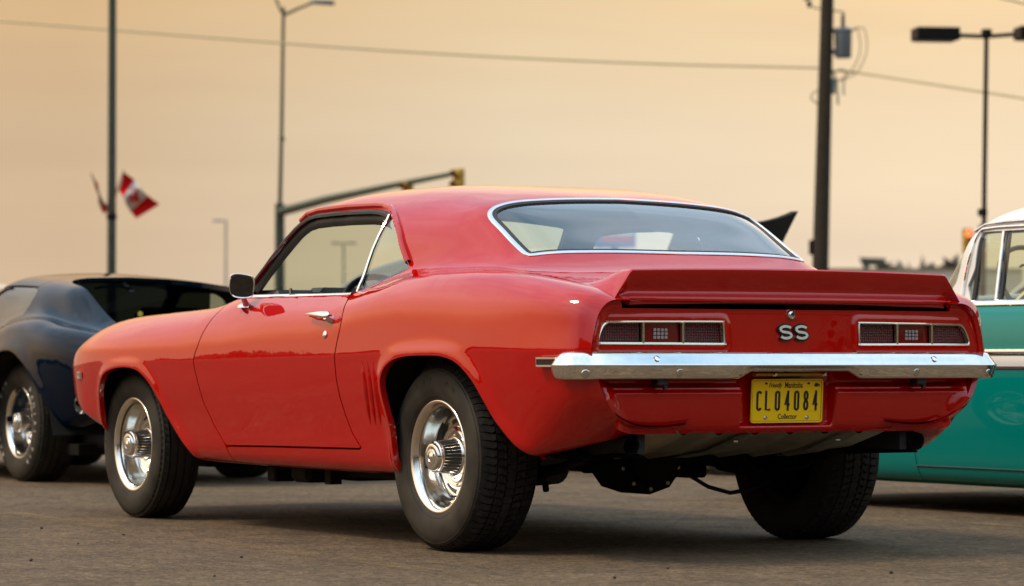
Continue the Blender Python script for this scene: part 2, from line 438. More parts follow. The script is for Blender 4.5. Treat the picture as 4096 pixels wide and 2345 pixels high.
def sd_line(a, b, line):
    line = np.asarray(line, float)
    d = np.full(a.shape, 1e9)
    for p, q in zip(line[:-1], line[1:]):
        e = q - p; L = max(e@e, 1e-12)
        t = np.clip(((a-p[0])*e[0] + (b-p[1])*e[1])/L, 0, 1)
        d = np.minimum(d, np.hypot(a-p[0]-t*e[0], b-p[1]-t*e[1]))
    return d

def smooth_poly(pts, n=6, closed=False):
    """Catmull-Rom through pts."""
    P = [np.asarray(p, float) for p in pts]
    out = []
    m = len(P)
    for i in range(m if closed else m-1):
        p0 = P[(i-1) % m] if (closed or i > 0) else 2*P[0]-P[1]
        p1, p2 = P[i], P[(i+1) % m]
        p3 = P[(i+2) % m] if (closed or i+2 < m) else 2*P[-1]-P[-2]
        for k in range(n):
            t = k/n
            out.append(0.5*((2*p1) + (-p0+p2)*t + (2*p0-5*p1+4*p2-p3)*t*t + (-p0+3*p1-3*p2+p3)*t**3))
    if not closed: out.append(P[-1])
    return [tuple(o) for o in out]

# ---------------------------------------------------------------- the red coupe's skin: sections along x
TAB = lambda *a: (np.array(a[0::2], float), np.array(a[1::2], float))
ZB = TAB(-1.04,.462, -.95,.446, -.91,.436, -.854,.414, -.78,.392, -.66,.364, -.5,.33, .2,.275, .4,.271, 1.9,.275, 2.3,.30, 2.95,.362, 3.1,.405, 3.25,.45, 3.4,.482, 3.68,.50)
ZC = TAB(-1.04,.722, -.34,.726, .04,.724, .65,.706, 1.14,.697, 1.89,.686, 2.46,.681, 2.9,.678, 3.3,.664, 3.68,.65)
YC = TAB(-1.04,.822, -1.02,.834, -1.0,.852, -.975,.874, -.945,.889, -.90,.902, -.8,.918, -.6,.933, -.34,.942, .1,.942, .65,.936, 1.2,.935, 1.9,.937, 2.3,.941, 2.7,.936, 3.0,.918, 3.2,.892, 3.35,.858, 3.45,.825, 3.55,.775, 3.62,.725, 3.68,.67)
# upper rows: x: [(dy5,dz5),(y6,z6),(y7,z7),(y8,z8),(y9,z9),(y10,z10),(y11,z11),(z12)]
UP = [
 (-1.04, (-.016,.075),(.765,.852),(.715,.880),(.665,.885),(.60,.888),(.50,.890),(.30,.893),.894),
 (-1.01, (-.014,.078),(.805,.862),(.762,.893),(.695,.896),(.63,.899),(.50,.901),(.30,.905),.907),
 (-.97, (-.012,.08),(.848,.872),(.795,.912),(.710,.912),(.64,.914),(.50,.917),(.30,.921),.923),
 (-.90, (-.010,.085),(.878,.885),(.812,.932),(.718,.933),(.64,.935),(.50,.938),(.30,.943),.945),
 (-.72, (-.008,.09),(.900,.900),(.828,.962),(.722,.960),(.64,.960),(.50,.963),(.30,.967),.969),
 (-.52, (-.006,.09),(.910,.908),(.838,.984),(.725,.984),(.65,.980),(.54,.982),(.33,.988),.990),
 (-.38, (-.005,.09),(.914,.912),(.842,.992),(.735,.998),(.665,.999),(.59,1.003),(.35,1.018),1.026),
 (-.30, (-.005,.09),(.915,.914),(.844,.995),(.738,1.005),(.672,1.015),(.605,1.030),(.35,1.062),1.072),
 (-.23, (-.005,.09),(.916,.914),(.845,.997),(.742,1.011),(.675,1.031),(.610,1.062),(.35,1.105),1.116),
 (-.12, (-.005,.09),(.917,.914),(.846,.998),(.746,1.018),(.676,1.064),(.606,1.120),(.35,1.166),1.176),
 (.02, (-.005,.09),(.918,.914),(.847,.998),(.754,1.025),(.682,1.105),(.604,1.195),(.37,1.245),1.256),
 (.13, (-.005,.09),(.918,.912),(.848,.993),(.762,1.030),(.698,1.125),(.610,1.238),(.39,1.288),1.299),
 (.28, (-.005,.088),(.917,.904),(.850,.982),(.770,1.026),(.718,1.13),(.622,1.252),(.41,1.320),1.332),
 (.42, (-.006,.086),(.914,.893),(.851,.962),(.783,1.012),(.738,1.125),(.634,1.262),(.43,1.337),1.352),
 (.55, (-.006,.086),(.909,.886),(.850,.946),(.804,.984),(.754,1.12),(.645,1.267),(.45,1.346),1.365),
 (.70, (-.007,.087),(.900,.880),(.846,.932),(.824,.950),(.764,1.11),(.655,1.270),(.48,1.349),1.374),
 (1.0, (-.007,.087),(.896,.878),(.845,.931),(.826,.946),(.774,1.11),(.672,1.273),(.50,1.350),1.379),
 (1.25, (-.007,.087),(.894,.876),(.845,.931),(.828,.947),(.778,1.11),(.682,1.270),(.53,1.338),1.370),
 (1.38, (-.007,.086),(.893,.872),(.845,.931),(.828,.947),(.782,1.09),(.680,1.264),(.53,1.320),1.352),
 (1.50, (-.007,.085),(.892,.866),(.845,.929),(.827,.946),(.782,1.055),(.690,1.205),(.50,1.28),1.318),
 (1.62, (-.008,.082),(.892,.856),(.843,.925),(.822,.944),(.776,1.02),(.702,1.125),(.48,1.20),1.245),
 (1.75, (-.008,.079),(.893,.848),(.838,.915),(.806,.938),(.776,.965),(.735,1.012),(.46,1.10),1.145),
 (1.84, (-.008,.078),(.894,.844),(.832,.907),(.785,.930),(.762,.938),(.735,.950),(.44,1.03),1.075),
 (1.93, (-.008,.076),(.894,.840),(.824,.900),(.760,.918),(.73,.924),(.68,.930),(.44,.965),1.008),
 (2.02, (-.009,.074),(.893,.834),(.818,.894),(.748,.910),(.70,.915),(.62,.920),(.42,.930),.945),
 (2.15, (-.009,.074),(.892,.832),(.815,.889),(.742,.904),(.69,.908),(.58,.914),(.36,.924),.930),
 (2.5, (-.009,.073),(.886,.826),(.808,.878),(.738,.893),(.68,.898),(.56,.906),(.34,.918),.924),
 (2.9, (-.010,.07),(.868,.812),(.790,.863),(.72,.881),(.67,.886),(.54,.892),(.32,.904),.910),
 (3.2, (-.012,.065),(.835,.790),(.758,.838),(.695,.855),(.64,.862),(.52,.866),(.30,.878),.884),
 (3.4, (-.014,.06),(.80,.755),(.722,.795),(.655,.812),(.60,.820),(.48,.834),(.28,.846),.852),
 (3.55, (-.014,.05),(.73,.725),(.66,.756),(.60,.770),(.55,.778),(.44,.790),(.26,.802),.808),
 (3.68, (-.014,.04),(.64,.705),(.58,.722),(.53,.730),(.48,.736),(.38,.745),(.22,.755),.76),
]
CNT_LOW = [4, 8, 13, 12]
CNT_UP = [8, 9, 9, 9, 11, 14, 18, 24]

def make_skin(x0=-1.018, x1=3.68):
    X = np.unique(np.round(np.concatenate([np.arange(x0, -.85, .005), np.arange(-.85, 3.3, .0105), np.arange(3.3, x1+.0001, .008), [x1]]), 5))
    zb, zc, yc = (pchip(*t, X) for t in (ZB, ZC, YC))
    ux = [u[0] for u in UP]
    def col(k, j):
        return pchip(ux, [u[k][j] for u in UP], X)
    # under-body tuck: the tail's lower corners are strongly rounded
    tuck = pchip([-1.04,-1.0,-.95,-.85,-.7,-.3,2.9,3.1,3.4,3.68], [.165,.16,.15,.085,.022,0,0,.01,.02,.04], X)
    low = np.zeros((len(X), 5, 2))
    hgt = zc - zb
    fr = 1-.8*np.clip((X-2.95)/.28, 0, 1)
    low[:, 0] = np.stack([yc - .19 - tuck*1.5, zb + .016*(X < .5) - .004*(X >= .5)], 1)
    low[:, 1] = np.stack([yc - .088*fr - tuck*.75, zb + .004 + tuck*.03], 1)
    low[:, 2] = np.stack([yc - .046*fr - tuck*.17, zb + .30*hgt], 1)
    low[:, 3] = np.stack([yc - .017*fr - tuck*.05, zb + .68*hgt], 1)
    low[:, 4] = np.stack([yc, zc], 1)
    up = np.zeros((len(X), 9, 2))
    up[:, 0] = low[:, 4]
    up[:, 1] = np.stack([yc + col(1, 0), zc + col(1, 1)], 1)
    for k in range(2, 8):
        up[:, k] = np.stack([col(k, 0), col(k, 1)], 1)
    up[:, 8] = np.stack([0*X, pchip(ux, [u[8] for u in UP], X)], 1)
    sg = np.interp(X, [-1.04,-.95,-.8,3.0,3.3,3.68], [.006,.012,.035,.05,.03,.012])
    def sm(a):
        b = gauss1(a, X, .035)
        w = np.clip((X+1.0)/.15, 0, 1)[:, None, None]
        return a*(1-w) + b*w
    low = sm(low); up = sm(up); up[:, 8, 0] = 0; up[:, 0] = low[:, 4]
    L, tl = spline_rows(low, CNT_LOW)
    # mirror the last two points past the centre line so the crown is level there
    upx = np.concatenate([up, (up[:, 7:8]*np.array([-1, 1])), (up[:, 6:7]*np.array([-1, 1]))], 1)
    Uq, tu = spline_rows(upx, CNT_UP + [CNT_UP[-1], CNT_UP[-2]])
    nu = sum(CNT_UP) + 1
    Uq, tu = Uq[:, :nu], tu[:nu] + 4
    YZ = np.concatenate([L[:, :-1], Uq], 1); T = np.concatenate([tl[:-1], tu])
    P = np.concatenate([np.repeat(X[:, None, None], YZ.shape[1], 1), YZ], 2)
    return P, T, X
# ================================================================ the lot
def struct(o): o['kind'] = 'structure'; return o
def asphalt():
    m = bpy.data.materials.new('asphalt'); m.use_nodes = True; t = m.node_tree; b = t.nodes['Principled BSDF']
    tcn = nd(t, 'ShaderNodeTexCoord')
    def noise(sc, det=5, ro=.6):
        n = nd(t, 'ShaderNodeTexNoise'); n.inputs['Scale'].default_value = sc; n.inputs['Detail'].default_value = det; n.inputs['Roughness'].default_value = ro
        t.links.new(tcn.outputs['Object'], n.inputs['Vector']); return n.outputs[0]
    big = ramp(t, [(.3, (.112, .078, .046)), (.7, (.158, .112, .070))], noise(.55, 6, .65))
    mid = ramp(t, [(.35, (.74, .74, .74)), (.65, (1.24, 1.22, 1.18))], noise(3.2, 8, .7))
    grit = ramp(t, [(.36, (.48, .47, .46)), (.5, (.96, .96, .96)), (.66, (1.62, 1.56, 1.46))], noise(24, 5, .85))
    c = mixc(t, 1.0, mixc(t, 1.0, big.outputs[0], mid.outputs[0], 'MULTIPLY'), grit.outputs[0], 'MULTIPLY')
    vor = nd(t, 'ShaderNodeTexVoronoi'); vor.inputs['Scale'].default_value = 95; t.links.new(tcn.outputs['Object'], vor.inputs['Vector'])
    st = ramp(t, [(0, (.45, .45, .45)), (.35, (.85, .85, .85)), (.75, (1.25, 1.22, 1.18)), (1, (1.9, 1.85, 1.75))], vor.outputs['Color'])
    c = mixc(t, .75, c, mixc(t, 1.0, c, st.outputs[0], 'MULTIPLY'))
    fine = ramp(t, [(.3, (.55, .55, .55)), (.7, (1.5, 1.48, 1.42))], noise(260, 3, .7))
    c = mixc(t, .6, c, mixc(t, 1.0, c, fine.outputs[0], 'MULTIPLY'))
    # oil spots and tyre smears
    oil = ramp(t, [(.57, (0, 0, 0)), (.70, (.6, .6, .6))], noise(.9, 5, .6))
    c = mixc(t, oil.outputs[0], c, (.060, .052, .043))
    # tar-filled cracks
    v2 = nd(t, 'ShaderNodeTexVoronoi', feature='DISTANCE_TO_EDGE'); v2.inputs['Scale'].default_value = .28
    wrp = nd(t, 'ShaderNodeVectorMath', operation='ADD'); nn = nd(t, 'ShaderNodeTexNoise'); nn.inputs['Scale'].default_value = 1.4; nn.inputs['Detail'].default_value = 6
    t.links.new(tcn.outputs['Object'], nn.inputs['Vector']); t.links.new(tcn.outputs['Object'], wrp.inputs[0]); t.links.new(nn.outputs['Color'], wrp.inputs[1]); t.links.new(wrp.outputs[0], v2.inputs['Vector'])
    cr = ramp(t, [(0, (.35, .35, .35)), (.005, (.0, .0, .0))], v2.outputs['Distance'])
    c = mixc(t, cr.outputs[0], c, (.030, .027, .024))
    t.links.new(c, b.inputs['Base Color']); b.inputs['Roughness'].default_value = .88; b.inputs['Specular IOR Level'].default_value = .25
    bn = nd(t, 'ShaderNodeBump'); bn.inputs['Strength'].default_value = .9; bn.inputs['Distance'].default_value = .012
    h = mth(t, 'ADD', mth(t, 'MULTIPLY', noise(34, 6, .8), 1.0), mth(t, 'MULTIPLY', vor.outputs['Distance'], .5))
    t.links.new(h, bn.inputs['Height']); t.links.new(bn.outputs[0], b.inputs['Normal'])
    return m
ASPH = asphalt()
g = MB().add([(-700, -700, 0), (900, -700, 0), (900, 700, 0), (-700, 700, 0)], [(0, 1, 2, 3)]).build('ground', ASPH, smooth=False); struct(g)
# worn yellow bay line
m = bpy.data.materials.new('worn_line_paint'); m.use_nodes = True; t = m.node_tree; b = t.nodes['Principled BSDF']; b.inputs['Base Color'].default_value = (.30, .19, .075, 1); b.inputs['Roughness'].default_value = .8
tcn = nd(t, 'ShaderNodeTexCoord'); n1 = nd(t, 'ShaderNodeTexNoise'); n1.inputs['Scale'].default_value = 70; n1.inputs['Detail'].default_value = 6; n1.inputs['Roughness'].default_value = .8; t.links.new(tcn.outputs['Object'], n1.inputs['Vector'])
n2 = nd(t, 'ShaderNodeTexNoise'); n2.inputs['Scale'].default_value = 2.2; t.links.new(tcn.outputs['Object'], n2.inputs['Vector'])
fac = ramp(t, [(.48, (0, 0, 0)), (.66, (.6, .6, .6))], mth(t, 'ADD', mth(t, 'MULTIPLY', n1.outputs[0], .7), mth(t, 'MULTIPLY', n2.outputs[0], .32)))
t.links.new(fac.outputs[0], b.inputs['Alpha'])
pts = [(3.75, 1.12), (2.9, 1.185), (2.18, 1.23), (1.5, 1.265), (1.08, 1.29), (.13, 1.34), (-.67, 1.37), (-1.6, 1.40)]
V = []
for x, y in pts: V += [(x, y-.055, .004), (x, y+.055, .004)]
struct(MB().add(V, [(2*i, 2*i+2, 2*i+3, 2*i+1) for i in range(len(pts)-1)]).build('parking_line', m, smooth=False))
V = []
for x, y in pts: V += [(x, y-3.35-.05, .004), (x, y-3.35+.05, .004)]
struct(MB().add(V, [(2*i, 2*i+2, 2*i+3, 2*i+1) for i in range(len(pts)-1)]).build('parking_line', m, smooth=False))
# small stones and a twig on the tarmac
STONE = mat('dark_stone', (.035, .030, .026), .8, noise=(80, .5, (.09, .08, .07)))
def pebble_mesh(r, seed):
    rg = np.random.default_rng(seed); mb = MB(); rows = []
    for i in range(5):
        ph = math.pi*i/4; rows.append([(r*math.sin(ph)*math.cos(a)*(1+.25*rg.standard_normal()*.6), r*math.sin(ph)*math.sin(a)*(1+.25*rg.standard_normal()*.6), r*.75*(1+math.cos(ph))*.9) for a in np.linspace(0, 2*math.pi, 7, endpoint=False)])
    return mb.grid(np.array(rows), close_v=True)
spots = [(-.78, 2.10), (.22, 2.32), (.02, 1.62), (1.05, 1.80), (2.1, 1.52), (-1.5, 1.05), (-1.2, .65), (-1.75, .15), (2.35, 1.75), (1.5, 1.42)]
for i, (x, y) in enumerate(spots):
    o = pebble_mesh(.0045+.004*((i*37) % 10)/10, i).build('pebble', STONE, smooth=True, angle=60); o.location = (x, y, 0)
    tag(o, 'small dark pebble lying loose on the asphalt', 'pebble', 'pebbles scattered on the asphalt')
tw = MB().tube([(-.05, 0, .006), (-.01, .012, .008), (.05, .002, .007)], [.004, .005, .003], 6).tube([(-.01, .012, .008), (.03, .03, .007)], [.003, .002], 5).build('twig', mat('twig_bark', (.07, .03, .02), .8))
tw.location = (.62, 2.32, 0); tag(tw, 'small reddish brown twig lying on the asphalt in the foreground', 'twig')
# ================================================================ THE RED COUPE
car = thing('red_coupe', 'glossy red two-door coupe with rear spoiler, chrome bumper and yellow plate', 'car')
P, T, X = make_skin()
BRK = int(np.argmin(np.abs(T-4)))
FARCH = smooth_poly([(3.0, .365), (2.985, .44), (2.95, .53), (2.90, .59), (2.845, .624), (2.761, .645), (2.647, .656), (2.541, .656), (2.454, .646), (2.388, .621), (2.327, .583), (2.267, .523), (2.214, .458), (2.163, .405), (2.104, .350), (2.054, .306), (2.03, .27)], 3)
RARCH = smooth_poly([(.25, .30), (.24, .42), (.255, .50), (.27, .576), (.262, .622), (.225, .660), (.165, .686), (.09, .700), (0, .705), (-.102, .706), (-.191, .704), (-.258, .695), (-.313, .679), (-.365, .650), (-.413, .611), (-.447, .568), (-.478, .526), (-.509, .483), (-.542, .451), (-.585, .409), (-.622, .379), (-.668, .350)], 3)
FARCHP = FARCH + [(2.03, .1), (3.0, .1)]
RARCHP = RARCH + [(-.69, .1), (.25, .1)]
# rolled flares round the wheel openings
# the tail's lower edge leans forward
P[..., 0] += np.clip(.56-P[..., 2], 0, .2)*.34*np.clip((-.85-P[..., 0])/.168, 0, 1)*(T[None, :] < 4)
xs, zs = P[..., 0], P[..., 2]
lowm = (T[None, :] <= 6.0)
fade = np.where(T[None, :] <= 4, 1, np.clip(1-(T[None, :]-4)/1.3, 0, 1))
for arch, amp, wd, lim in ((RARCH, .014, .040, (-.75, .42)), (FARCH, .012, .034, (1.95, 3.12))):
    m = lowm & (xs > lim[0]-.1) & (xs < lim[1]+.1)
    d = sd_line(xs, zs, arch)
    P[..., 1] += np.where(m, amp*np.exp(-(d/wd)**2)*fade, 0)
N = grid_normals(P, BRK)
xs, ys, zs = P[..., 0], P[..., 1], P[..., 2]
TT = np.repeat(T[None, :], len(X), 0)
DOOR = [(1.80, .99), (1.806, .925), (1.818, .89), (1.832, .85), (1.845, .81), (1.866, .747), (1.890, .71), (1.900, .688), (1.896, .655), (1.885, .618), (1.853, .517), (1.786, .422), (1.712, .346), (1.695, .339),
        (1.3, .346), (.822, .352), (.530, .356), (.520, .362), (.576, .413), (.610, .480), (.632, .547), (.644, .619), (.642, .693), (.629, .745), (.612, .80), (.608, .838), (.618, .875), (.648, .910), (.688, .938), (.69, .99)]
WIN = [(1.80, .962), (1.79, .950), (1.70, .944), (1.571, .9445), (1.191, .942), (.72, .939), (.676, .944), (.61, .956), (.532, .975), (.443, 1.001), (.372, 1.022), (.366, 1.032), (.372, 1.04), (.418, 1.078), (.504, 1.159), (.56, 1.195),
       (.611, 1.221), (.66, 1.243), (.71, 1.258), (.77, 1.267), (.836, 1.272), (1.053, 1.276), (1.28, 1.272), (1.345, 1.262), (1.38, 1.246), (1.55, 1.135), (1.735, 1.003)]
BLT = smooth_poly([(.125, 0), (.12, .2), (.110, .38), (.100, .50), (.090, .557), (.070, .588), (.030, .601), (-.05, .604), (-.14, .607), (-.205, .607), (-.228, .600), (-.236, .58), (-.252, .48), (-.268, .35), (-.280, .18), (-.285, 0)], 4)
BLT = BLT + [(x, -y) for x, y in BLT[-2:0:-1]]
WSH = smooth_poly([(1.50, 0), (1.495, .25), (1.478, .48), (1.465, .57), (1.475, .605), (1.53, .632), (1.63, .660), (1.74, .690), (1.84, .712), (1.90, .70), (1.955, .62), (2.0, .45), (2.03, .2), (2.04, 0)], 4)
WSH = WSH + [(x, -y) for x, y in WSH[-2:0:-1]]
LID = [(-.63, 0), (-.63, .64), (-.645, .705), (-.67, .722), (-.75, .724), (-.88, .716), (-.97, .690), (-1.0, .675), (-1.2, .67)]
LID = LID+[(x, -y) for x, y in LID[::-1]]
HOOD = [(2.06, 0), (2.05, .45), (2.02, .68), (2.3, .70), (2.9, .675), (3.3, .62), (3.5, .55), (3.52, 0)]
HOOD = HOOD+[(x, -y) for x, y in HOOD[::-1]]
NP = [(1.712, .346), (1.695, .20), (5, .2), (5, 1.2), (1.80, 1.2), (1.80, .99)]    # everything ahead of the door
FEND = DOOR[:13][::-1]
sd_fa = sd_poly(xs, zs, FARCHP); sd_ra = sd_poly(xs, zs, RARCHP)
sd_door = np.where(TT <= 8.02, sd_poly(xs, zs, DOOR), -1.)
topcut = (8.02-TT)*.02
sd_door = np.minimum(sd_poly(xs, zs, DOOR), topcut)
sd_win = np.minimum(sd_poly(xs, zs, WIN), np.minimum((TT-7.6)*.05, (10.9-TT)*.05))
sd_blt = np.where(TT >= 9, sd_poly(xs, ys, BLT), -1.)
sd_wsh = np.where(TT >= 8.5, sd_poly(xs, ys, WSH), -1.)
sd_lid = np.where((TT >= 7) & (xs < -.4), sd_poly(xs, ys, LID), -1.)
sd_hood = np.where((TT >= 7) & (xs > 1.9), sd_poly(xs, ys, HOOD), -1.)
# front fender: ahead of the door line, below the hood
FLINE = [(1.835, 1.2), (1.80, .99), (1.806, .925), (1.818, .89), (1.832, .85), (1.845, .81), (1.866, .747), (1.890, .71), (1.900, .688), (1.896, .655), (1.885, .618), (1.853, .517), (1.786, .422), (1.712, .346), (1.68, .275), (1.66, .1)]
sd_fen = sd_poly(xs, zs, FLINE+[(6, .1), (6, 1.2)])
cowl = np.minimum((TT-8.0)*.05, 1)                                   # cowl and pillars stay with the body
sd_fen = np.minimum(sd_fen, np.where(xs < 2.03, -(TT-7.95)*.03, 1.))
G = .0040
holes = -np.maximum.reduce([sd_fa, sd_ra, sd_win, sd_blt, sd_wsh])
f_body = np.minimum.reduce([holes, -sd_door-G, -sd_lid-G, -sd_hood-G, -sd_fen-G])
skin_obj('body', P, N, f_body, RED, car, .018, both=True)
f_door = np.minimum(sd_door-G, -sd_win)
skin_obj('door', P, N, f_door, RED, car, .02, side=1); skin_obj('door', P, N, f_door, RED, car, .02, side=-1)
f_fen = np.minimum.reduce([sd_fen-G, -sd_fa, -sd_hood-G])
skin_obj('front_fender', P, N, f_fen, RED, car, .02, side=1); skin_obj('front_fender', P, N, f_fen, RED, car, .02, side=-1)
skin_obj('hood', P, N, sd_hood-G, RED, car, .015, both=True)
skin_obj('trunk_lid', P, N, np.minimum(sd_lid-G, (xs+.998)), RED, car, .026, both=True, rimdir=(.12, 0, -1))
# turned-in flanges of the wheel openings, and dark wheel houses behind them
def lip_rows(arch, c, rmin):
    rows = []
    for x, z in arch:
        i = int(np.argmin(np.abs(X-x))); j = int(np.argmin(np.abs(P[i, :BRK+8, 2]-z))); ysk = P[i, j, 1]
        r = math.hypot(x-c[0], z-c[1]); k = max(1.04, rmin/r)
        xo, zo = c[0]+(x-c[0])*k, c[1]+(z-c[1])*k
        rows.append([(x, ysk-.003, z), (x, ysk-.012, z), (x, ysk-.024, z), (xo, ysk-.030, zo), (xo, .42, zo)])
    return np.array(rows)
for arch, c in ((FARCH, (2.746, .32)), (RARCH, (0, .3405))):
    rows = lip_rows(arch, c, .385 if c[0] > 1 else .40)
    for s in (1, -1):
        m_ = np.array([1, s, 1])
        MB().grid(rows[:, :3]*m_, flip=(s < 0)).build('arch_flange', RED, car)
        mb = MB().grid(rows[:, 2:]*m_); n = len(rows)
        mb.add([tuple(p*m_) for p in rows[:, 4]]+[(c[0], s*.42, .45)], [(i, i+1, n) for i in range(n-1)])
        mb.build('wheel_house', UNDER, car, smooth=False)

# black undercoat inside the rear quarters
f_in = np.minimum.reduce([-sd_ra-.004, -.40-xs, 4.6-TT, TT*.02+.001])
skin_obj('quarter_lining', P-N*.007, -N, f_in, UNDER, car, 0, False, 1); skin_obj('quarter_lining', P-N*.007, -N, f_in, UNDER, car, 0, False, -1)
# ---- tail panel
loopY, loopZ = P[0, :, 1], P[0, :, 2]
_k = int(np.argmin(np.abs(T-1.45))); ENDL = [(0, .437), (.60, .437), (.665, .442), (.71, .455)]+[(y, z) for y, z in zip(loopY[_k::2], loopZ[_k::2])]
ENDL = ENDL+[(-y, z) for y, z in ENDL[::-1]]
gy = np.arange(-.862, .8621, .0052); gz = np.arange(.425, .92, .0048)
GY, GZ = np.meshgrid(gy, gz, indexing='ij')
def lamp_poly(s):
    pts = [(.789, .752), (.787, .768), (.777, .792), (.766, .808), (.752, .8165), (.735, .8185), (.5, .8205), (.302, .8215), (.292, .8195), (.288, .812), (.287, .755), (.2895, .747), (.298, .7435), (.5, .7445), (.765, .745), (.782, .746)]
    return [(s*y, z) for y, z in pts]
def xt(y, z):
    ay = np.abs(y)
    e = sd_poly(y, z, ENDL)                                    # distance in from the outline
    up = -1.000+.016*(ay/.8)**2+.07*(z-.78)
    up = up-.016*sstep(.052, .018, e)*(z > .69)                 # the quarters stand proud of the panel
    up = up - .004*sstep(.03, .012, np.abs(sd_poly(ay, z, lamp_poly(1))+.004))*(sd_poly(ay, z, lamp_poly(1)) < .004)
    lo = pchip([.42, .44, .47, .52, .572, .5775, .586, .60, .605, .70], [-.940, -.953, -.972, -.985, -.993, -.9955, -.982, -.980, -.958, -.955], z)+.014*(ay/.8)**2
    yl = np.interp(z, [.437, .455, .48, .50, .533, .58, .63, .70], [.70, .715, .735, .745, .762, .79, .81, .83])
    we = sstep(.085, .0, yl-ay)*sstep(.69, .66, z)
    lo = lo*(1-we)+np.interp(z, [.44, .50, .56], [-.980, -.998, -1.0165])*we
    # the ridge fades at its ends and the pocket behind the plate is sunk
    pk = sstep(.205, .188, ay)*sstep(.455, .475, z)
    lo = lo*(1-pk)+(-.942)*pk
    ridge = sstep(.80, .76, ay)
    flat = -.978+.014*(ay/.8)**2
    lo = np.where(z > .56, lo*ridge+flat*(1-ridge), lo)
    lo = np.where(ay < .188, lo, lo)
    w = sstep(.685, .705, z)
    return lo*(1-w)+up*w
GX = xt(GY, GZ)
TP = np.stack([GX, GY, GZ], 2)
TN = grid_normals(TP); TN *= np.sign(-TN[..., :1]+1e-9)*1.0
sd_end = sd_poly(GY, GZ, ENDL)
sd_lamp = np.maximum(sd_poly(GY, GZ, lamp_poly(1)), sd_poly(GY, GZ, lamp_poly(-1)))
f_tail = np.minimum.reduce([sd_end-.001, -sd_lamp, np.where(np.abs(GY) < .70, .864-GZ, .05+0*GZ), np.where(np.abs(GY) >= .66, 1., 1.)])
V_, N_, F_ = trim(TP[::-1], TN[::-1], f_tail[::-1], .02, (1, 0, 0))
mesh_np('tail_panel', V_, F_, RED, car, N_)
# outer lip of the shell turned in at the tail
rim = np.stack([P[0], P[0]*np.array([1, .985, 1])+np.array([.012, 0, 0]), P[0]*np.array([1, .98, 1])+np.array([.05, 0, 0])], 1)
selr = slice(3, int(np.argmin(np.abs(T-8.5))))
MB().grid(rim[selr], flip=True).build('tail_lip', RED, car); MB().grid(rim[selr]*np.array([1, -1, 1])).build('tail_lip', RED, car)
# dark trunk gutter under the lid
MB().box((-.80, 0, .838), (.30, 1.30, .02)).box((-.950, 0, .850), (.035, 1.26, .008)).build('trunk_gutter', BLK, car, smooth=False)

# ---- tail lamps
LENS = mat('red_lens', (.16, .003, .004), .12, 0, 1.0, .02, 1.5)
def lens_bump(m, sc):
    t = m.node_tree; b = t.nodes['Principled BSDF']
    tcn = nd(t, 'ShaderNodeTexCoord'); mp = nd(t, 'ShaderNodeMapping'); mp.inputs['Scale'].default_value = (sc, sc, sc); t.links.new(tcn.outputs['Object'], mp.inputs[0])
    sp = nd(t, 'ShaderNodeSeparateXYZ'); t.links.new(mp.outputs[0], sp.inputs[0])
    a = mth(t, 'ABSOLUTE', mth(t, 'SINE', sp.outputs[1])); c = mth(t, 'ABSOLUTE', mth(t, 'SINE', sp.outputs[2])); h = mth(t, 'MULTIPLY', a, c)
    bn = nd(t, 'ShaderNodeBump'); bn.inputs['Strength'].default_value = .9; bn.inputs['Distance'].default_value = .003
    t.links.new(h, bn.inputs['Height']); t.links.new(bn.outputs[0], b.inputs['Normal'])
    rp = ramp(t, [(.1, (.022, .001, .002)), (.7, (.13, .004, .008))], h); t.links.new(rp.outputs[0], b.inputs['Base Color'])
LENSG = mat('ribbed_red_lens', (.10, .003, .005), .22, 0, .0, .05, 1.5, .35); lens_bump(LENSG, 330.)
LENSW = mat('reversing_lens', (.32, .28, .27), .15, 0, .6, .03, 1.5)
BEZ = mat('lamp_bezel', (.92, .88, .66), .22, 1.0)
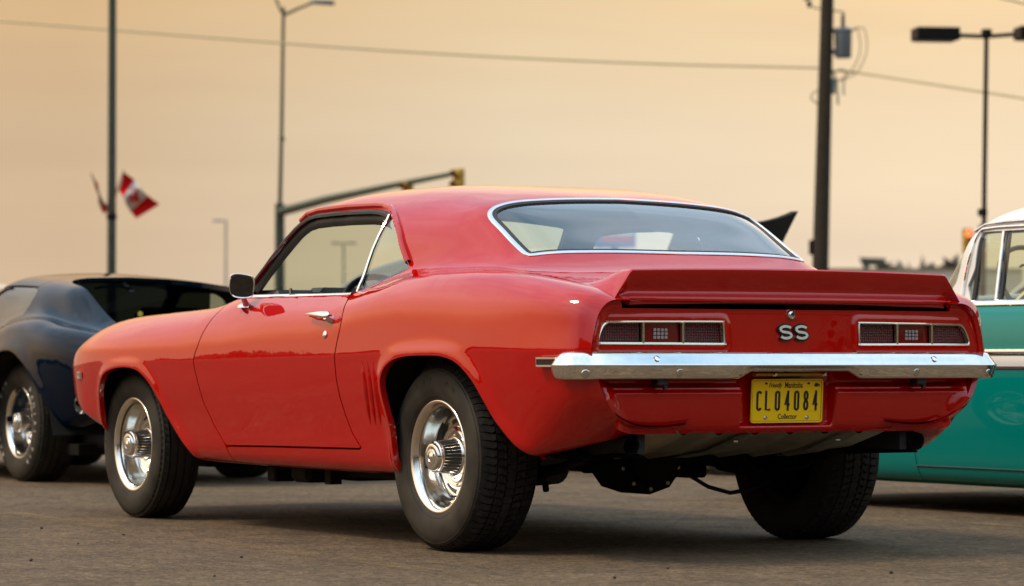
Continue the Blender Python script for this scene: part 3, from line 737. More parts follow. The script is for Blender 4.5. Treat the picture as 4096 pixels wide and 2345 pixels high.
for s in (1, -1):
    lp = sub('tail_lamp', car)
    poly = lamp_poly(s)
    xo = lambda y, z, w: (float(xt(np.array([[y]]), np.array([[z]]))[0, 0])+w, y, z)
    pc = smooth_poly(poly, 2, True)
    c = np.mean(np.array(pc), 0)
    def inset(k):
        out = []
        m_ = len(pc)
        for i in range(m_):
            d = np.array(pc[(i+1) % m_])-np.array(pc[i-1]); d /= np.linalg.norm(d); n_ = np.array([-d[1], d[0]])
            if n_@(c-np.array(pc[i])) < 0 and abs(n_@(c-np.array(pc[i]))) > 1e-4: n_ = -n_
            out.append(np.array(pc[i])+n_*k)
        return out
    base = lambda y, z: -1.0+.016*(abs(y)/.8)**2+.07*(z-.78)
    rows = [[(base(*p)+w, p[0], p[1]) for p in inset(k)] for k, w in ((-.003, .004), (-.0025, -.006), (.001, -.0085), (.0045, -.006), (.006, .012))]
    MB().grid(np.array(rows).transpose(1, 0, 2), close_u=True, flip=(s > 0)).build('bezel', BEZ, lp)
    inn = inset(.0055); cut = []
    y1, y2 = .614*s, .456*s
    full = [(base(*p)+.013, p[0], p[1]) for p in inn]
    def part_between(a, b):
        # lens window between y=a and y=b
        lo, hi = min(a, b), max(a, b)
        L = []
        for y in np.linspace(lo, hi, 14):
            zz = []
            for i in range(len(inn)):
                p, q = inn[i], inn[(i+1) % len(inn)]
                if (p[0]-y)*(q[0]-y) <= 0 and abs(p[0]-q[0]) > 1e-6: zz.append(p[1]+(q[1]-p[1])*(y-p[0])/(q[0]-p[0]))
            if len(zz) >= 2: L.append([(base(y, z)+.0135, y, z) for z in np.linspace(min(zz), max(zz), 4)])
        return np.array(L)
    ymin, ymax = .2935*s, .7825*s
    for (a, b), mt in (((ymax, y1+.004*s), LENSG), ((y1-.004*s, y2+.004*s), LENS), ((y2-.004*s, ymin), LENSG)):
        MB().grid(part_between(a, b), flip=True).build('lens', mt, lp, label='smooth red lens with a clear reversing square' if mt is LENS else None)
    for yy in (y1, y2):
        MB().box((base(yy, .782)-.003, yy, .782), (.016, .0085, .074), ch=.002).build('divider', BEZ, lp)
    # clear square of the reversing lamp: a small grid of prisms
    mb = MB()
    for i in range(4):
        for j in range(3):
            mb.box((base(.54, .78)+.0105, .535*s+(i-1.5)*.0152, .779+(j-1)*.0125), (.006, .0125, .0105), ch=.0025)
    mb.build('reversing_lens', LENSW, lp)
    MB().box((base(.54, .78)+.048, .538*s, .782), (.03, .49, .075)).build('lamp_housing', BLK, lp, smooth=False)

# ---- lock and double-S emblem
MB().lathe([(.0, -1.013), (.010, -1.0125), (.0125, -1.010), (.0125, -1.006), (.016, -1.006), (.0175, -1.003), (.0175, -.99)], 24, (0, .005, .846), 'x').build('trunk_lock', CHROME, car)
MB().box((-1.0135, .005, .846), (.0015, .003, .012)).box((-1.0134, .005, .846), (.001, .008, .003)).build('keyhole', BLK, car)
em = sub('emblem', car)
def ess(cx, w, hh):
    a = arc2(cx, hh*.47, w, hh*.47, 20, 270, 14); b = arc2(cx, -hh*.47, w, hh*.53, 90, -160, 14)
    return a[:-1]+[(cx, 0.0)]+b[1:]
efn = lambda u, v, d: (-1.0045-d+.06*v, -u, .786+v)
mbk = MB(); mch = MB()
for cx in (-.0335, .0335):
    top = arc2(cx, .0108, .0225, .0098, 25, 180, 12)+arc2(cx, .0108, .0225, .0108, 190, 260, 6)
    bot = arc2(cx, -.0108, .0225, .0108, 80, 0, 7)+arc2(cx, -.0108, .0225, .0098, -10, -155, 12)
    pts = top+[(cx-.004, .0012), (cx+.004, -.0012)]+bot
    stroke(mch, pts, .0088, efn, -.002, .0075)
    stroke(mbk, pts, .0200, efn, -.004, .0040)
mbk.build('emblem_backing', mat('emblem_black', (.006, .008, .01), .25), em, smooth=False)
mch.build('emblem_letter', mat('emblem_white', (.80, .76, .62), .22, .25), em, smooth=False, label='two letters SS in pale enamel edged in black')

# ---- spoiler
def spoiler():
    prof = [(-.772, 0.), (-.80, .012), (-.85, .038), (-.90, .066), (-.95, .093), (-.985, .109), (-1.003, .1165), (-1.014, .117), (-1.0195, .112), (-1.019, .105), (-1.0125, .088), (-1.004, .066), (-.9960, .050), (-.9920, .040), (-.9925, .034), (-.9970, .0275), (-1.0045, .0215), (-1.0115, .0160), (-1.0138, .0120), (-1.0125, .003), (-1.008, .000), (-.96, -.002)]
    dk = lambda x: np.interp(x, [-1.03, -1.0, -.95, -.88, -.8, -.7], [.884, .888, .908, .930, .946, .96])
    ysn = np.concatenate([np.linspace(-.742, -.664, 9), np.linspace(-.655, .655, 60), np.linspace(.664, .742, 9)])
    rows = []
    for y in ysn:
        a = abs(y)
        k = np.clip((.748-a)/.080, 0, 1); k = k**.95
        row = []
        for x, h in prof:
            bx = x
            if a > .66: bx = x+.0*(a-.66)
            base_ = dk(x) if h < .09 and x > -.99 else dk(x)
            hh = h*k if h > .02 else h*min(1, .3+k)
            z = base_+hh
            if x <= -.99: z = .888+hh
            # the crown sags a touch towards the ends
            row.append((bx+.012*(a/.7)**2, y, z-.010*(a/.7)**2*(h/.117 if h > 0 else 0)+.0))
        rows.append(row)
    return np.array(rows)
SP = spoiler()
mb = MB().grid(SP)
for k in (0, -1):
    n0 = len(mb.v); mb.add([tuple(p) for p in SP[k]], [tuple(range(SP.shape[1]))[::(1 if k else -1)]])
mb.build('spoiler', RED, car, angle=40)
MB().box((-.975, 0, .884), (.02, 1.30, .004)).build('spoiler_seal', BLK, car, smooth=False)

# ---- rear bumper
bp = sub('rear_bumper', car)
plan = smooth_poly([(-.903, .922), (-.925, .928), (-.955, .9285), (-.985, .920), (-1.012, .897), (-1.034, .855), (-1.046, .78), (-1.056, .60), (-1.063, .35), (-1.066, 0)], 7)
plan = plan+[(x, -y) for x, y in plan[-2::-1]]
pl = np.array(plan); dl = np.gradient(pl, axis=0); dl /= np.linalg.norm(dl, axis=1, keepdims=True)
nl = np.stack([-dl[:, 1]*-1, -dl[:, 0]], 1); nl = np.stack([-np.abs(nl[:, 0]), np.sign(pl[:, 1])*np.abs(nl[:, 1])], 1)
BPROF = [(.080, .690), (.068, .703), (.054, .7125), (.042, .7160), (.034, .7150), (.0275, .7085), (.0185, .6965), (.0095, .6845), (.0025, .6755), (.000, .6725), (.0006, .6695), (.004, .657), (.009, .640), (.013, .629), (.017, .6245), (.024, .6235), (.030, .626)]
rows = []
s_len = np.concatenate([[0], np.cumsum(np.linalg.norm(np.diff(pl, axis=0), axis=1))]); tot = s_len[-1]
for p, n_, sl_ in zip(pl, nl, s_len):
    e = min(sl_, tot-sl_)
    k = math.sqrt(max(0., 1-(1-min(e/.040, 1))**2))*.80+.20
    cut = sstep(.262, .222, abs(p[1]))*.026 if p[0] < -.9 else 0
    row = []
    for d, z in BPROF:
        zz = .672+(z-.672)*(k if z > .672 else .45+.55*k)
        if z < .66: zz += cut*(1 if z < .645 else .35)
        q = p-n_*d*(.35+.65*k)
        row.append((q[0], q[1], zz+.001))
    rows.append(row)
mb = MB().grid(np.array(rows))
mb.build('bumper_bar', CHROME, bp, angle=70)
for yb in (.589, -.589):
    MB().lathe([(0, -.0065), (.006, -.006), (.0105, -.004), (.0125, 0), (.0125, .004)], 20, (0, 0, 0), 'x').build('bumper_bolt', CHROME, bp).matrix_world = Matrix.Translation((-1.0425, yb, .6935)) @ Matrix.Rotation(R(36), 4, 'Y')
for yb, zb_ in ((.515, .646), (-.515, .646), (.86, .644), (-.85, .644)):
    o = MB().lathe([(0, -.0042), (.008, -.0040), (.0135, -.0026), (.0155, 0), (.0155, .004)], 20, (0, 0, 0), 'x').build('bumper_bolt', CHROME2, bp)
    i = int(np.argmin(np.abs(pl[:, 1]-yb)+10*(pl[:, 0] > -.9)))
    ang = math.atan2(nl[i][1], -nl[i][0])
    o.matrix_world = Matrix.Translation((pl[i][0]-nl[i][0]*.009, pl[i][1]-nl[i][1]*.009, zb_)) @ Matrix.Rotation(-ang, 4, 'Z') @ Matrix.Rotation(R(-18), 4, 'Y')
for yb in (.257, -.257):
    MB().lathe([(0, 0), (.006, 0)], 14, (-1.0545, yb, .642), 'x').build('bumper_hole', BLK, bp)
for yb in (.55, -.55):
    MB().box((-1.0, yb, .617), (.05, .045, .03), ch=.005).box((-1.015, yb-.012, .600), (.012, .012, .02)).build('bumper_bracket', BLK, bp)

# ---- licence plate
pt = sub('licence_plate', car)
PM = Matrix.Translation((-.9676, 0, .548)) @ Matrix.Rotation(R(-3.6), 4, 'Y')
PLY = mat('plate_yellow', (.92, .56, .004), .45, 0, .1, .1, spec=.2)
PLB = mat('plate_black', (.012, .011, .012), .45)
def pf(u, v, d):          # plate coordinates in metres: u to the right as read, v up, d towards the reader
    q = PM @ Vector((-d, -u, v)); return (q.x, q.y, q.z)
rr_ = [(.1524, .0762)]
def rrect(w, h, r, n=5):
    out = []
    for cx, cy, a in ((w-r, h-r, 0), (-w+r, h-r, 90), (-w+r, -h+r, 180), (w-r, -h+r, 270)):
        out += arc2(cx, cy, r, r, a, a+90, n)
    return out
MB().prism(rrect(.1524, .0762, .010), pf, -.0015, .0008).build('plate_blank', PLY, pt, angle=30)
mb = MB(); stroke(mb, rrect(.1502, .0740, .010), .0040, pf, .0006, .0030, True); mb.build('plate_rim', PLY, pt, smooth=False)
mb = MB(); stroke(mb, rrect(.1462, .0700, .008), .0010, pf, .0009, .0012, True); mb.build('plate_border', PLB, pt, smooth=False)
mb = MB()
def glyph(ch, cx, w=.0225, h=.070, y0=-.0340, st=.0082):
    x0, x1 = cx-w/2+st/2, cx+w/2-st/2; b, t = y0+st/2, y0+h-st/2; r = (x1-x0)/2; m_ = (b+t)/2
    if ch == 'C': L = [(arc2(cx, t-r*1.05, r, r*1.05, 8, 180, 10)+arc2(cx, b+r*1.05, r, r*1.05, 180, 352, 10), False)]
    elif ch == 'L': L = [([(x0, t+st/2), (x0, b), (x1+st/2, b)], False)]
    elif ch == '0': L = [(arc2(cx, t-r*1.05, r, r*1.05, 0, 180, 10)+arc2(cx, b+r*1.05, r, r*1.05, 180, 360, 10), True)]
    elif ch == '8':
        L = [(arc2(cx, m_+(t-m_)/2+.001, r*.90, (t-m_)/2-.001, 0, 360, 18)[:-1], True), (arc2(cx, m_-(m_-b)/2, r, (m_-b)/2, 0, 360, 18)[:-1], True)]
    elif ch == '4': L = [([(x1-.0035, b-st/2), (x1-.0035, t+st/2)], False), ([(x1-.003, t), (x0, b+.0175), (x1+st*.45, b+.0175)], False)]
    for pts, c_ in L: stroke(mb, pts, st, pf, .0009, .0024, c_)
for ch, u in zip('CL04084', (-.1185, -.0820, -.0405, .0005, .0410, .0810, .1200)): glyph(ch, u)
mb.build('plate_number', PLB, pt, smooth=False, label='black characters CLO4084')
def plate_text(txt, u, v, size, shear=0, sx=1.0, name='plate_text', label=None, thick=0.0):
    Vt, Ft = text_geo(txt, size, .0003, shear, bold=size*.018)
    V2 = [pf(u+p[0]*sx, v+p[1], .0011+p[2]) for p in Vt]
    return mesh_np(name, V2, Ft, PLB, pt, smooth=False, label=label)
plate_text('Friendly', -.052, .0540, .0235, .35, .72, 'plate_text', 'small slanted word Friendly')
plate_text('Manitoba', .027, .0540, .0285, 0, .72, 'plate_text', 'word Manitoba at the top')
plate_text('Collector', .0030, -.0550, .0255, 0, .82, 'plate_text', 'word Collector at the bottom')
bis = [(.115, .054), (.117, .060), (.122, .0635), (.127, .0625), (.132, .0600), (.1375, .0575), (.1395, .054), (.1385, .0485), (.1365, .0485), (.1355, .0525), (.131, .0520), (.129, .0480), (.1265, .0480), (.1255, .0500), (.120, .0485), (.1165, .0500)]
MB().prism(bis, pf, .0009, .0013).build('plate_bison', PLB, pt, smooth=False)
for u in (-.090, .0905):
    mb = MB(); mb.prism(arc2(u, .0610, .0062, .0042, 0, 360, 14)[:-1], pf, .0009, .0012); mb.build('plate_slot', BLK, pt, smooth=False)
for u in (-.0885, .0880):
    mb = MB(); mb.prism(arc2(u, -.0575, .0075, .0075, 0, 360, 16)[:-1], pf, .0009, .0022); mb.prism(arc2(u, -.0575, .0052, .0052, 0, 360, 6)[:-1], pf, .0022, .0065); mb.build('plate_bolt', CHROME2, pt, smooth=False)
mb = MB(); stroke(mb, [(.0925, -.066), (.0925, -.038), (.137, -.038), (.137, -.066)], .0005, pf, .0009, .0011)
mb.build('plate_sticker_edge', mat('plate_amber', (.42, .25, .01), .5), pt, smooth=False)
# plate lamp and mounting flap above the plate
MB().box((-.985, .0, .640), (.03, .30, .012), ch=.003).build('plate_lamp_bar', mat('amber_reflector', (.55, .36, .03), .25, .6), car)
for yy in (.075, -.135): MB().lathe([(0, -1.012), (.005, -1.011), (.007, -1.006), (.007, -.99)], 12, (0, yy, .640), 'x').build('plate_lamp_screw', CHROME, car)
MB().add([(-.975, -.06, .632), (-.975, .06, .632), (-.978, .01, .652), (-.955, -.06, .628), (-.955, .06, .628)], [(0, 1, 2), (0, 3, 4, 1)]).build('fuel_flap_bracket', BLK, car, smooth=False)

# ---- side marker lamps
def marker(name, c, nrm, w, h, lens):
    n_ = Vector(nrm).normalized(); t_ = Vector((0, 0, 1)).cross(n_).normalized(); b_ = n_.cross(t_)
    fn = lambda u, v, d: tuple(Vector(c)+t_*u+b_*v+n_*d)
    g = sub(name, car)
    mb = MB(); stroke(mb, [(-w/2, -h/2), (w/2, -h/2), (w/2+.003, h/2), (-w/2, h/2)], .0062, fn, -.004, .006, True); mb.build('bezel', mat('satin_bright_trim', (.92, .90, .84), .35, 1.0), g, smooth=False)
    MB().prism([(-w/2, -h/2), (w/2, -h/2), (w/2, h/2), (-w/2, h/2)], fn, -.004, .002).build('lens', lens, g, smooth=False)
marker('side_marker', (-.862, .9135, .683), (-.14, 1, -.06), .098, .026, mat('dark_lens', (.03, .004, .008), .2, 0, 1))
marker('side_marker', (-.862, -.9135, .683), (-.14, -1, -.06), .098, .026, MATS['dark_lens'])
AMB = mat('amber_lens', (.40, .16, .02), .25, 0, 1)
marker('side_marker', (3.215, .889, .620), (.25, 1, -.05), .075, .024, AMB); marker('side_marker', (3.215, -.889, .620), (.25, -1, -.05), .075, .024, AMB)

# ---- three raised gills ahead of the rear wheel
def skin_y(x, z, tmax=8):
    i = int(np.argmin(np.abs(X-x))); col = P[i]; m_ = T <= tmax
    zz = col[m_, 2]; j = int(np.argmin(np.abs(zz-z))); return col[j, 1], N[i, j]
for k in range(3):
    rows = []
    for q in np.linspace(0, 1, 22):
        z = .682-.232*q; x = .416-.042*k-.0*q
        yk, nk = skin_y(x, z); w = .0135*(math.sin(math.pi*min(1, q*2.2+.05)/2) if q < .45 else (1-q)/.55*.9+.1); hgt = .0095*math.sin(math.pi*min(max(q, .02), .98))**.6
        rows.append([(x+w*math.cos(a), yk-.004+(hgt+.004)*max(0, math.sin(a)), z) for a in np.linspace(0, math.pi, 9)])
    for s in (1, -1):
        MB().grid(np.array(rows)*np.array([1, s, 1]), flip=(s > 0)).build('vent_gill', RED, car)

# ---- windows and bright trim
OFF = .006
def pane(name, fld, mt, both=True, side=1, off=OFF):
    return skin_obj(name, P-N*off, N, fld, mt, car, 0, both, side)
pane('rear_window', sd_blt+.004, GLASSR)
pane('windshield', sd_wsh+.004, GLASSB)
QG = [(.672, .93), (.664, 1.06), (.655, 1.16), (.665, 1.25), (.66, 1.30), (.3, 1.3), (.3, .93)]
sd_q = np.minimum(sd_win+.004, sd_poly(xs, zs, QG))
pane('quarter_window', sd_q, GLASS, False, 1); pane('quarter_window', sd_q, GLASS, False, -1)
def surf(x, a, by='z'):
    """point and normal of the left skin above the belt: by z (sides) or by y (roof)"""
    fi = np.interp(x, X, np.arange(len(X))); i = int(fi); f = fi-i; i2 = min(i+1, len(X)-1)
    cp = P[i]*(1-f)+P[i2]*f; cn = N[i]*(1-f)+N[i2]*f
    if by == 'z':
        m_ = (T >= 6.5) & (T <= 11); k = int(np.argmin(np.abs(cp[m_, 2]-a))); return cp[m_][k], cn[m_][k]
    m_ = T >= 8; yy = cp[m_, 1]; k = int(np.argmin(np.abs(yy-abs(a)))); return cp[m_][k], cn[m_][k]
def surf_xy(x, y):
    fi = np.interp(x, X, np.arange(len(X))); i = int(fi); f = fi-i; i2 = min(i+1, len(X)-1)
    cp = P[i]*(1-f)+P[i2]*f; cn = N[i]*(1-f)+N[i2]*f
    m_ = T >= 8.3; o_ = np.argsort(cp[m_, 1]); a = abs(y); q = cp[m_][o_]; qn = cn[m_][o_]
    p_ = np.array([x, a, np.interp(a, q[:, 1], q[:, 2])]); n_ = np.array([np.interp(a, q[:, 1], qn[:, c_]) for c_ in range(3)])
    s = 1 if y >= 0 else -1
    return p_*np.array([1, s, 1]), n_*np.array([1, s, 1])
def band(ps, ns, prof, closed=True):
    """a moulding: prof = [(across, out)] swept along ps with surface normals ns"""
    ps = np.array(ps); ns = np.array(ns); n_ = len(ps); rows = []
    for i in range(n_):
        d = ps[(i+1) % n_]-ps[i-1] if closed else ps[min(i+1, n_-1)]-ps[max(i-1, 0)]
        d /= max(np.linalg.norm(d), 1e-9); nn = ns[i]/np.linalg.norm(ns[i]); a = np.cross(nn, d)
        rows.append([ps[i]+a*u+nn*v for u, v in prof])
    return np.array(rows)
def resample(poly, step, closed=True):
    Pq = np.array(poly+[poly[0]] if closed else poly); L = np.concatenate([[0], np.cumsum(np.linalg.norm(np.diff(Pq, axis=0), axis=1))])
    s = np.linspace(0, L[-1], max(8, int(L[-1]/step)), endpoint=not closed)
    return [tuple(np.interp(q, L, Pq[:, k]) for k in range(2)) for q in s]
TRP = [(-.0125, -.004), (-.0115, .003), (-.006, .0052), (.002, .005), (.0065, .0022), (.0075, -.008)]
q = [surf_xy(x, y) for x, y in resample(BLT, .018)]
MB().grid(band([a for a, b in q], [b for a, b in q], TRP), close_u=True, flip=True).build('rear_window_trim', mat('bright_trim', (.80, .81, .82), .10, 1.0, noise=(30, .3, (.6, .62, .66))), car)
q = [surf_xy(x, y) for x, y in resample(BLT, .018)]
MB().grid(band([a-b*.004 for a, b in q], [b for a, b in q], [(.006, .003), (.022, .0035), (.024, -.004)]), close_u=True, flip=True).build('rear_window_gasket', RUBSEAL, car)
q = [surf_xy(x, y) for x, y in resample(WSH, .03)]
MB().grid(band([a for a, b in q], [b for a, b in q], TRP), close_u=True, flip=True).build('windshield_trim', MATS['bright_trim'], car)
def side_line(pts, n=40):
    out = []
    for x, z in resample(pts, .015, False): out.append(surf(x, z))
    ps = np.array([a for a, b in out]); ns = np.array([b for a, b in out])
    # the nearest-sample lookup steps, so ease it
    xz = np.array(resample(pts, .015, False)); ps[:, 0] = xz[:, 0]; ps[:, 2] = xz[:, 1]
    ker = np.ones(5)/5
    for c_ in (1,):
        ext = np.concatenate([[ps[0, c_]]*2, ps[:, c_], [ps[-1, c_]]*2]); ps[:, c_] = np.convolve(ext, ker, 'valid')
    return ps, ns
def side_both(name, pts, prof, mt, flip=False):
    ps, ns = side_line(pts)
    g = band(ps, ns, prof, False)
    for s in (1, -1):
        MB().grid(g*np.array([1, s, 1]), flip=(flip if s > 0 else not flip)).build(name, mt, car)
# drip rail over the door and down behind the quarter window
DRIP = [(1.40, 1.243), (1.36, 1.270), (1.28, 1.282), (1.05, 1.287), (.84, 1.284), (.77, 1.280), (.70, 1.268), (.645, 1.248), (.60, 1.226), (.54, 1.192), (.495, 1.160), (.41, 1.083), (.378, 1.052)]
side_both('drip_rail', DRIP, [(-.012, -.004), (-.011, .012), (-.004, .018), (.006, .017), (.011, .010), (.011, -.006)], RED)
# black weather seal just inside it
SEAL = [(1.735, 1.0), (1.55, 1.130), (1.38, 1.240), (1.345, 1.256), (1.28, 1.265), (1.05, 1.269), (.84, 1.265), (.77, 1.260), (.71, 1.250), (.665, 1.237)]
side_both('door_seal', SEAL, [(.010, -.002), (.008, -.012), (.0, -.016), (-.012, -.019), (-.022, -.030), (-.027, -.046)], RUBSEAL)
side_both('door_seal', SEAL, [(-.012, -.003), (-.004, .003), (.006, .003), (.012, -.002)], RUBSEAL)
BELT = [(1.79, .950), (1.571, .9445), (1.191, .942), (.72, .939), (.690, .940)]
side_both('belt_trim', BELT, [(-.008, -.002), (-.007, .004), (.0, .006), (.006, .004), (.010, -.004)], CHROME)
side_both('quarter_window_edge', [(.672, .945), (.664, 1.06), (.656, 1.16), (.662, 1.243)], [(-.008, -.004), (-.007, .003), (.0, .006), (.007, .003), (.008, -.006)], CHROME)

# ---- door handles, lock buttons
def handle(s):
    h = sub('door_handle', car)
    def at(x, z, d): p_, n_ = surf_low(x, z); return tuple((p_+n_*d)*np.array([1, s, 1]))
    rows = []
    for q in np.linspace(0, 1, 20):
        x = .872-.200*q; z = .8585-.006*q
        w = .0045+.0095*math.sin(math.pi*min(1, q*.95+.06)*.5)**1.4
        if q > .86: w *= math.sqrt(max(.02, 1-((q-.86)/.14)**2))
        d = .026+.010*math.sin(math.pi*q)
        rows.append([at(x, z+w*math.cos(a), d+.007*math.sin(a)) for a in np.linspace(0, 2*math.pi, 12, endpoint=False)])
    mb = MB().grid(np.array(rows), close_v=True, flip=(s > 0))
    mb.build('grip', CHROME, h)
    MB().tube([at(.862, .857, -.004), at(.864, .857, .024)], .007, 10).build('post', CHROME, h); MB().tube([at(.700, .842, -.006), at(.697, .848, .03)], [.020, .013], 14).build('post', CHROME, h)
    mb = MB(); mb.tube([at(.742, .850, -.003), at(.742, .850, .030)], .0085, 14); mb.build('push_button', CHROME, h)
    MB().tube([at(.728, .786, -.003), at(.728, .786, .004), at(.728, .786, .007)], [.0145, .0145, .010], 18).build('lock_button', CHROME, h)
def surf_low(x, z):
    i = int(np.argmin(np.abs(X-x))); m_ = T <= 8; zz = P[i][m_, 2]; o_ = np.argsort(zz)
    return np.array([x, np.interp(z, zz[o_], P[i][m_, 1][o_]), z]), np.array([0, .97, .22])
handle(1); handle(-1)

# ---- door mirror
mr = sub('door_mirror', car)
MC = Vector((1.485, .917, .984)); mn = Vector((-.93, .36, -.10)).normalized(); mu = Vector((0, 0, 1)); mt_ = mu.cross(mn).normalized(); mb_ = mn.cross(mt_)
mfn = lambda u, v, d: tuple(MC+mt_*u*.80+mb_*v+mn*d)
mo = smooth_poly([(-.062, .030), (-.052, .047), (-.02, .052), (.035, .046), (.058, .036), (.065, .010), (.060, -.028), (.048, -.044), (.0, -.048), (-.045, -.040), (-.060, -.015)], 4, True)
rows = []
for k, d in ((.90, .007), (.97, .0085), (1.0, .004), (1.0, -.012), (.96, -.03), (.80, -.05), (.5, -.064), (.15, -.068)):
    rows.append([mfn(u*k, v*k, d) for u, v in mo])
MB().grid(np.array(rows), close_v=True, flip=False).build('mirror_shell', CHROME, mr)
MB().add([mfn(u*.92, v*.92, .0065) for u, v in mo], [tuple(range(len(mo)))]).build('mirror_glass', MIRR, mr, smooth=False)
mb = MB().tube([(1.50, .905, .948), (1.52, .885, .922), (1.545, .866, .908)], [.010, .012, .016], 12); mb.lathe([(0, .012), (.02, .010), (.034, .003), (.036, -.006)], 20, (1.56, .862, .906), 'z'); mb.build('mirror_arm', CHROME, mr)
mb = MB()

# ---- cabin
cab = mat('cabin_lining', (.013, .013, .014), .7)
lin = np.minimum.reduce([TT-7.9, -(sd_win-.0), -(sd_blt-.0), -(sd_wsh-.0), xs+.5, 1.9-xs])
lin[:, 0] = -1
V_, N_, F_ = trim(P-N*.038, -N, np.where(TT > 8.4, lin, -1)); 
F_ = [f[::-1] for f in F_]
V_ = np.concatenate([V_, V_*np.array([1, -1, 1])]); k_ = len(N_); N_ = np.concatenate([N_, N_*np.array([1, -1, 1])]); F_ = F_+[[q+k_ for q in f][::-1] for f in F_]
mesh_np('headliner', V_, F_, cab, car, N_)
mb = MB()
mb.box((1.15, 0, .315), (2.0, 1.62, .03)).box((-.70, 0, .50), (.44, 1.20, .02)).box((.10, 0, .62), (.03, 1.5, .62)).box((1.95, 0, .62), (.04, 1.5, .60)).box((-.10, 0, .985), (.62, 1.36, .02))
for s in (1, -1): mb.box((1.24, s*.775, .63), (1.25, .03, .58), ch=.01).box((1.2, s*.765, .915), (1.16, .055, .05), ch=.015).box((.33, s*.755, .62), (.45, .03, .66)).box((2.6, s*.60, .55), (1.3, .03, .45)).box((-.5, s*.56, .62), (.8, .03, .5))
mb.box((2.7, 0, .75), (1.3, 1.2, .02))
mb.build('cabin_tub', cab, car, smooth=False)
mb = MB().box((1.72, 0, .925), (.30, 1.46, .10), ch=.03).box((1.62, 0, .86), (.16, 1.44, .14), ch=.03).box((1.57, .37, .955), (.14, .36, .06), ch=.02)
mb.build('dashboard', VINYL, car)
st = sub('steering_wheel', car)
def ring(c, nrm, Rr, r, n=40, m_=10, a0=0, a1=360):
    z_ = Vector(nrm).normalized(); x_ = Vector((0, 1, 0)).cross(z_).normalized() if abs(z_.y) < .9 else Vector((1, 0, 0)).cross(z_).normalized(); y_ = z_.cross(x_)
    return [tuple(Vector(c)+(x_*math.cos(R(a0+(a1-a0)*i/n))+y_*math.sin(R(a0+(a1-a0)*i/n)))*Rr) for i in range(n+1)]
SWC = Vector((1.30, .37, .865)); SWN = Vector((-.90, 0, .44)).normalized()
MB().tube(ring(SWC, SWN, .180, .012), .0135, 10, False).build('wheel_rim', VINYL, st)
mb = MB()
for a in (20, 160, 270):
    q = ring(SWC, SWN, .17, 0, 360)[a]; mb.tube([tuple(SWC+SWN*.02*-1), q], [.016, .008], 8)
mb.tube([tuple(SWC+SWN*.02), tuple(SWC-SWN*.03)], [.035, .045], 16); mb.build('wheel_spoke', CHROME2, st)
MB().tube([tuple(SWC-SWN*.01), tuple(SWC-SWN*.34)], .028, 12).build('steering_column', VINYL, car)
def seat(y, name='front_seat'):
    s_ = sub(name, car)
    MB().box((.95, y, .46), (.52, .52, .16), ch=.05).build('cushion', VINYL, s_)
    MB().box((.62, y, .70), (.14, .50, .46), Matrix.Rotation(R(-16), 3, 'Y'), ch=.05).build('backrest', VINYL, s_)
seat(.37); seat(-.37)
s_ = sub('rear_seat', car); MB().box((.32, 0, .50), (.42, 1.2, .16), ch=.05).build('cushion', VINYL, s_); MB().box((.12, 0, .76), (.12, 1.2, .40), Matrix.Rotation(R(-18), 3, 'Y'), ch=.05).build('backrest', VINYL, s_)
MB().box((1.36, -.02, 1.235), (.02, .21, .055), ch=.012).tube([(1.37, -.02, 1.26), (1.44, -.02, 1.31)], .006, 8).build('rear_view_mirror', CHROME2, car)
MB().tube([(1.215, .833, .93), (1.215, .833, .972)], [.004, .006], 10).build('door_lock_knob', CHROME, car)

# ---- underside
mb = MB()
mb.box((1.1, 0, .285), (1.3, 1.50, .03)).box((1.15, .55, .255), (1.5, .10, .06), ch=.01).box((1.15, -.55, .255), (1.5, .10, .06), ch=.01).box((.2, .50, .36), (.55, .09, .08), ch=.01).box((.2, -.50, .36), (.55, .09, .08), ch=.01)
mb.box((2.5, .42, .30), (1.1, .09, .12), ch=.01).box((2.5, -.42, .30), (1.1, .09, .12), ch=.01).box((2.746, 0, .27), (.30, 1.1, .10), ch=.02).box((2.2, 0, .24), (.45, .30, .14), ch=.04).box((1.45, 0, .23), (.35, .24, .12), ch=.03)
mb.box((1.72, .62, .225), (.08, .10, .07), ch=.01).box((1.45, .60, .235), (.16, .16, .08), ch=.02).box((1.22, .64, .225), (.05, .05, .06))
mb.build('chassis', UNDER, car, smooth=False)
# fuel tank: pressed steel pan with ribs and two straps
def tank_z(x, y):
    b = np.interp(x, [-.96, -.90, -.72, -.52, -.46], [.445, .425, .375, .352, .40])
    e = np.clip((.52-abs(y))/.10, 0, 1)
    rib = .014*max(0, math.cos((y+.02)*2*math.pi/.15))**2
    return b*(1)+.07*(1-e)**2-rib*e
rows = [[(x, y, tank_z(x, y)) for y in np.linspace(-.52, .52, 90)] for x in np.linspace(-.96, -.46, 24)]
MB().grid(np.array(rows)).build('fuel_tank', STEEL, car)
for y in (.17, -.27):
    rows = [[(x, y+w, tank_z(x, y)-.012) for w in (-.02, -.018, .018, .02)] for x in np.linspace(-.965, -.47, 16)]
    MB().grid(np.array(rows)).build('tank_strap', mat('strap_steel', (.34, .34, .30), .4, .8), car)
    MB().lathe([(0, -.008), (.009, -.006), (.010, 0)], 10, (-.90, y, tank_z(-.90, y)-.014), 'z').build('strap_bolt', CHROME2, car)
ax = sub('rear_axle', car)
MB().tube([(0, .62, .335), (0, -.62, .335)], .040, 16).build('axle_tube', UNDER, ax)
oc = [(.150*math.cos(R(a))*(1.0), .135*math.sin(R(a))) for a in range(18, 378, 36)]
fn = lambda u, v, d: (-d, u+.0, .325+v)
MB().prism(oc, fn, -.10, .085).prism([(u*1.0, v*1.0) for u, v in oc], fn, .085, .098).prism([(u*.72, v*.72) for u, v in oc], fn, .098, .140).build('differential', UNDER, ax, smooth=False)
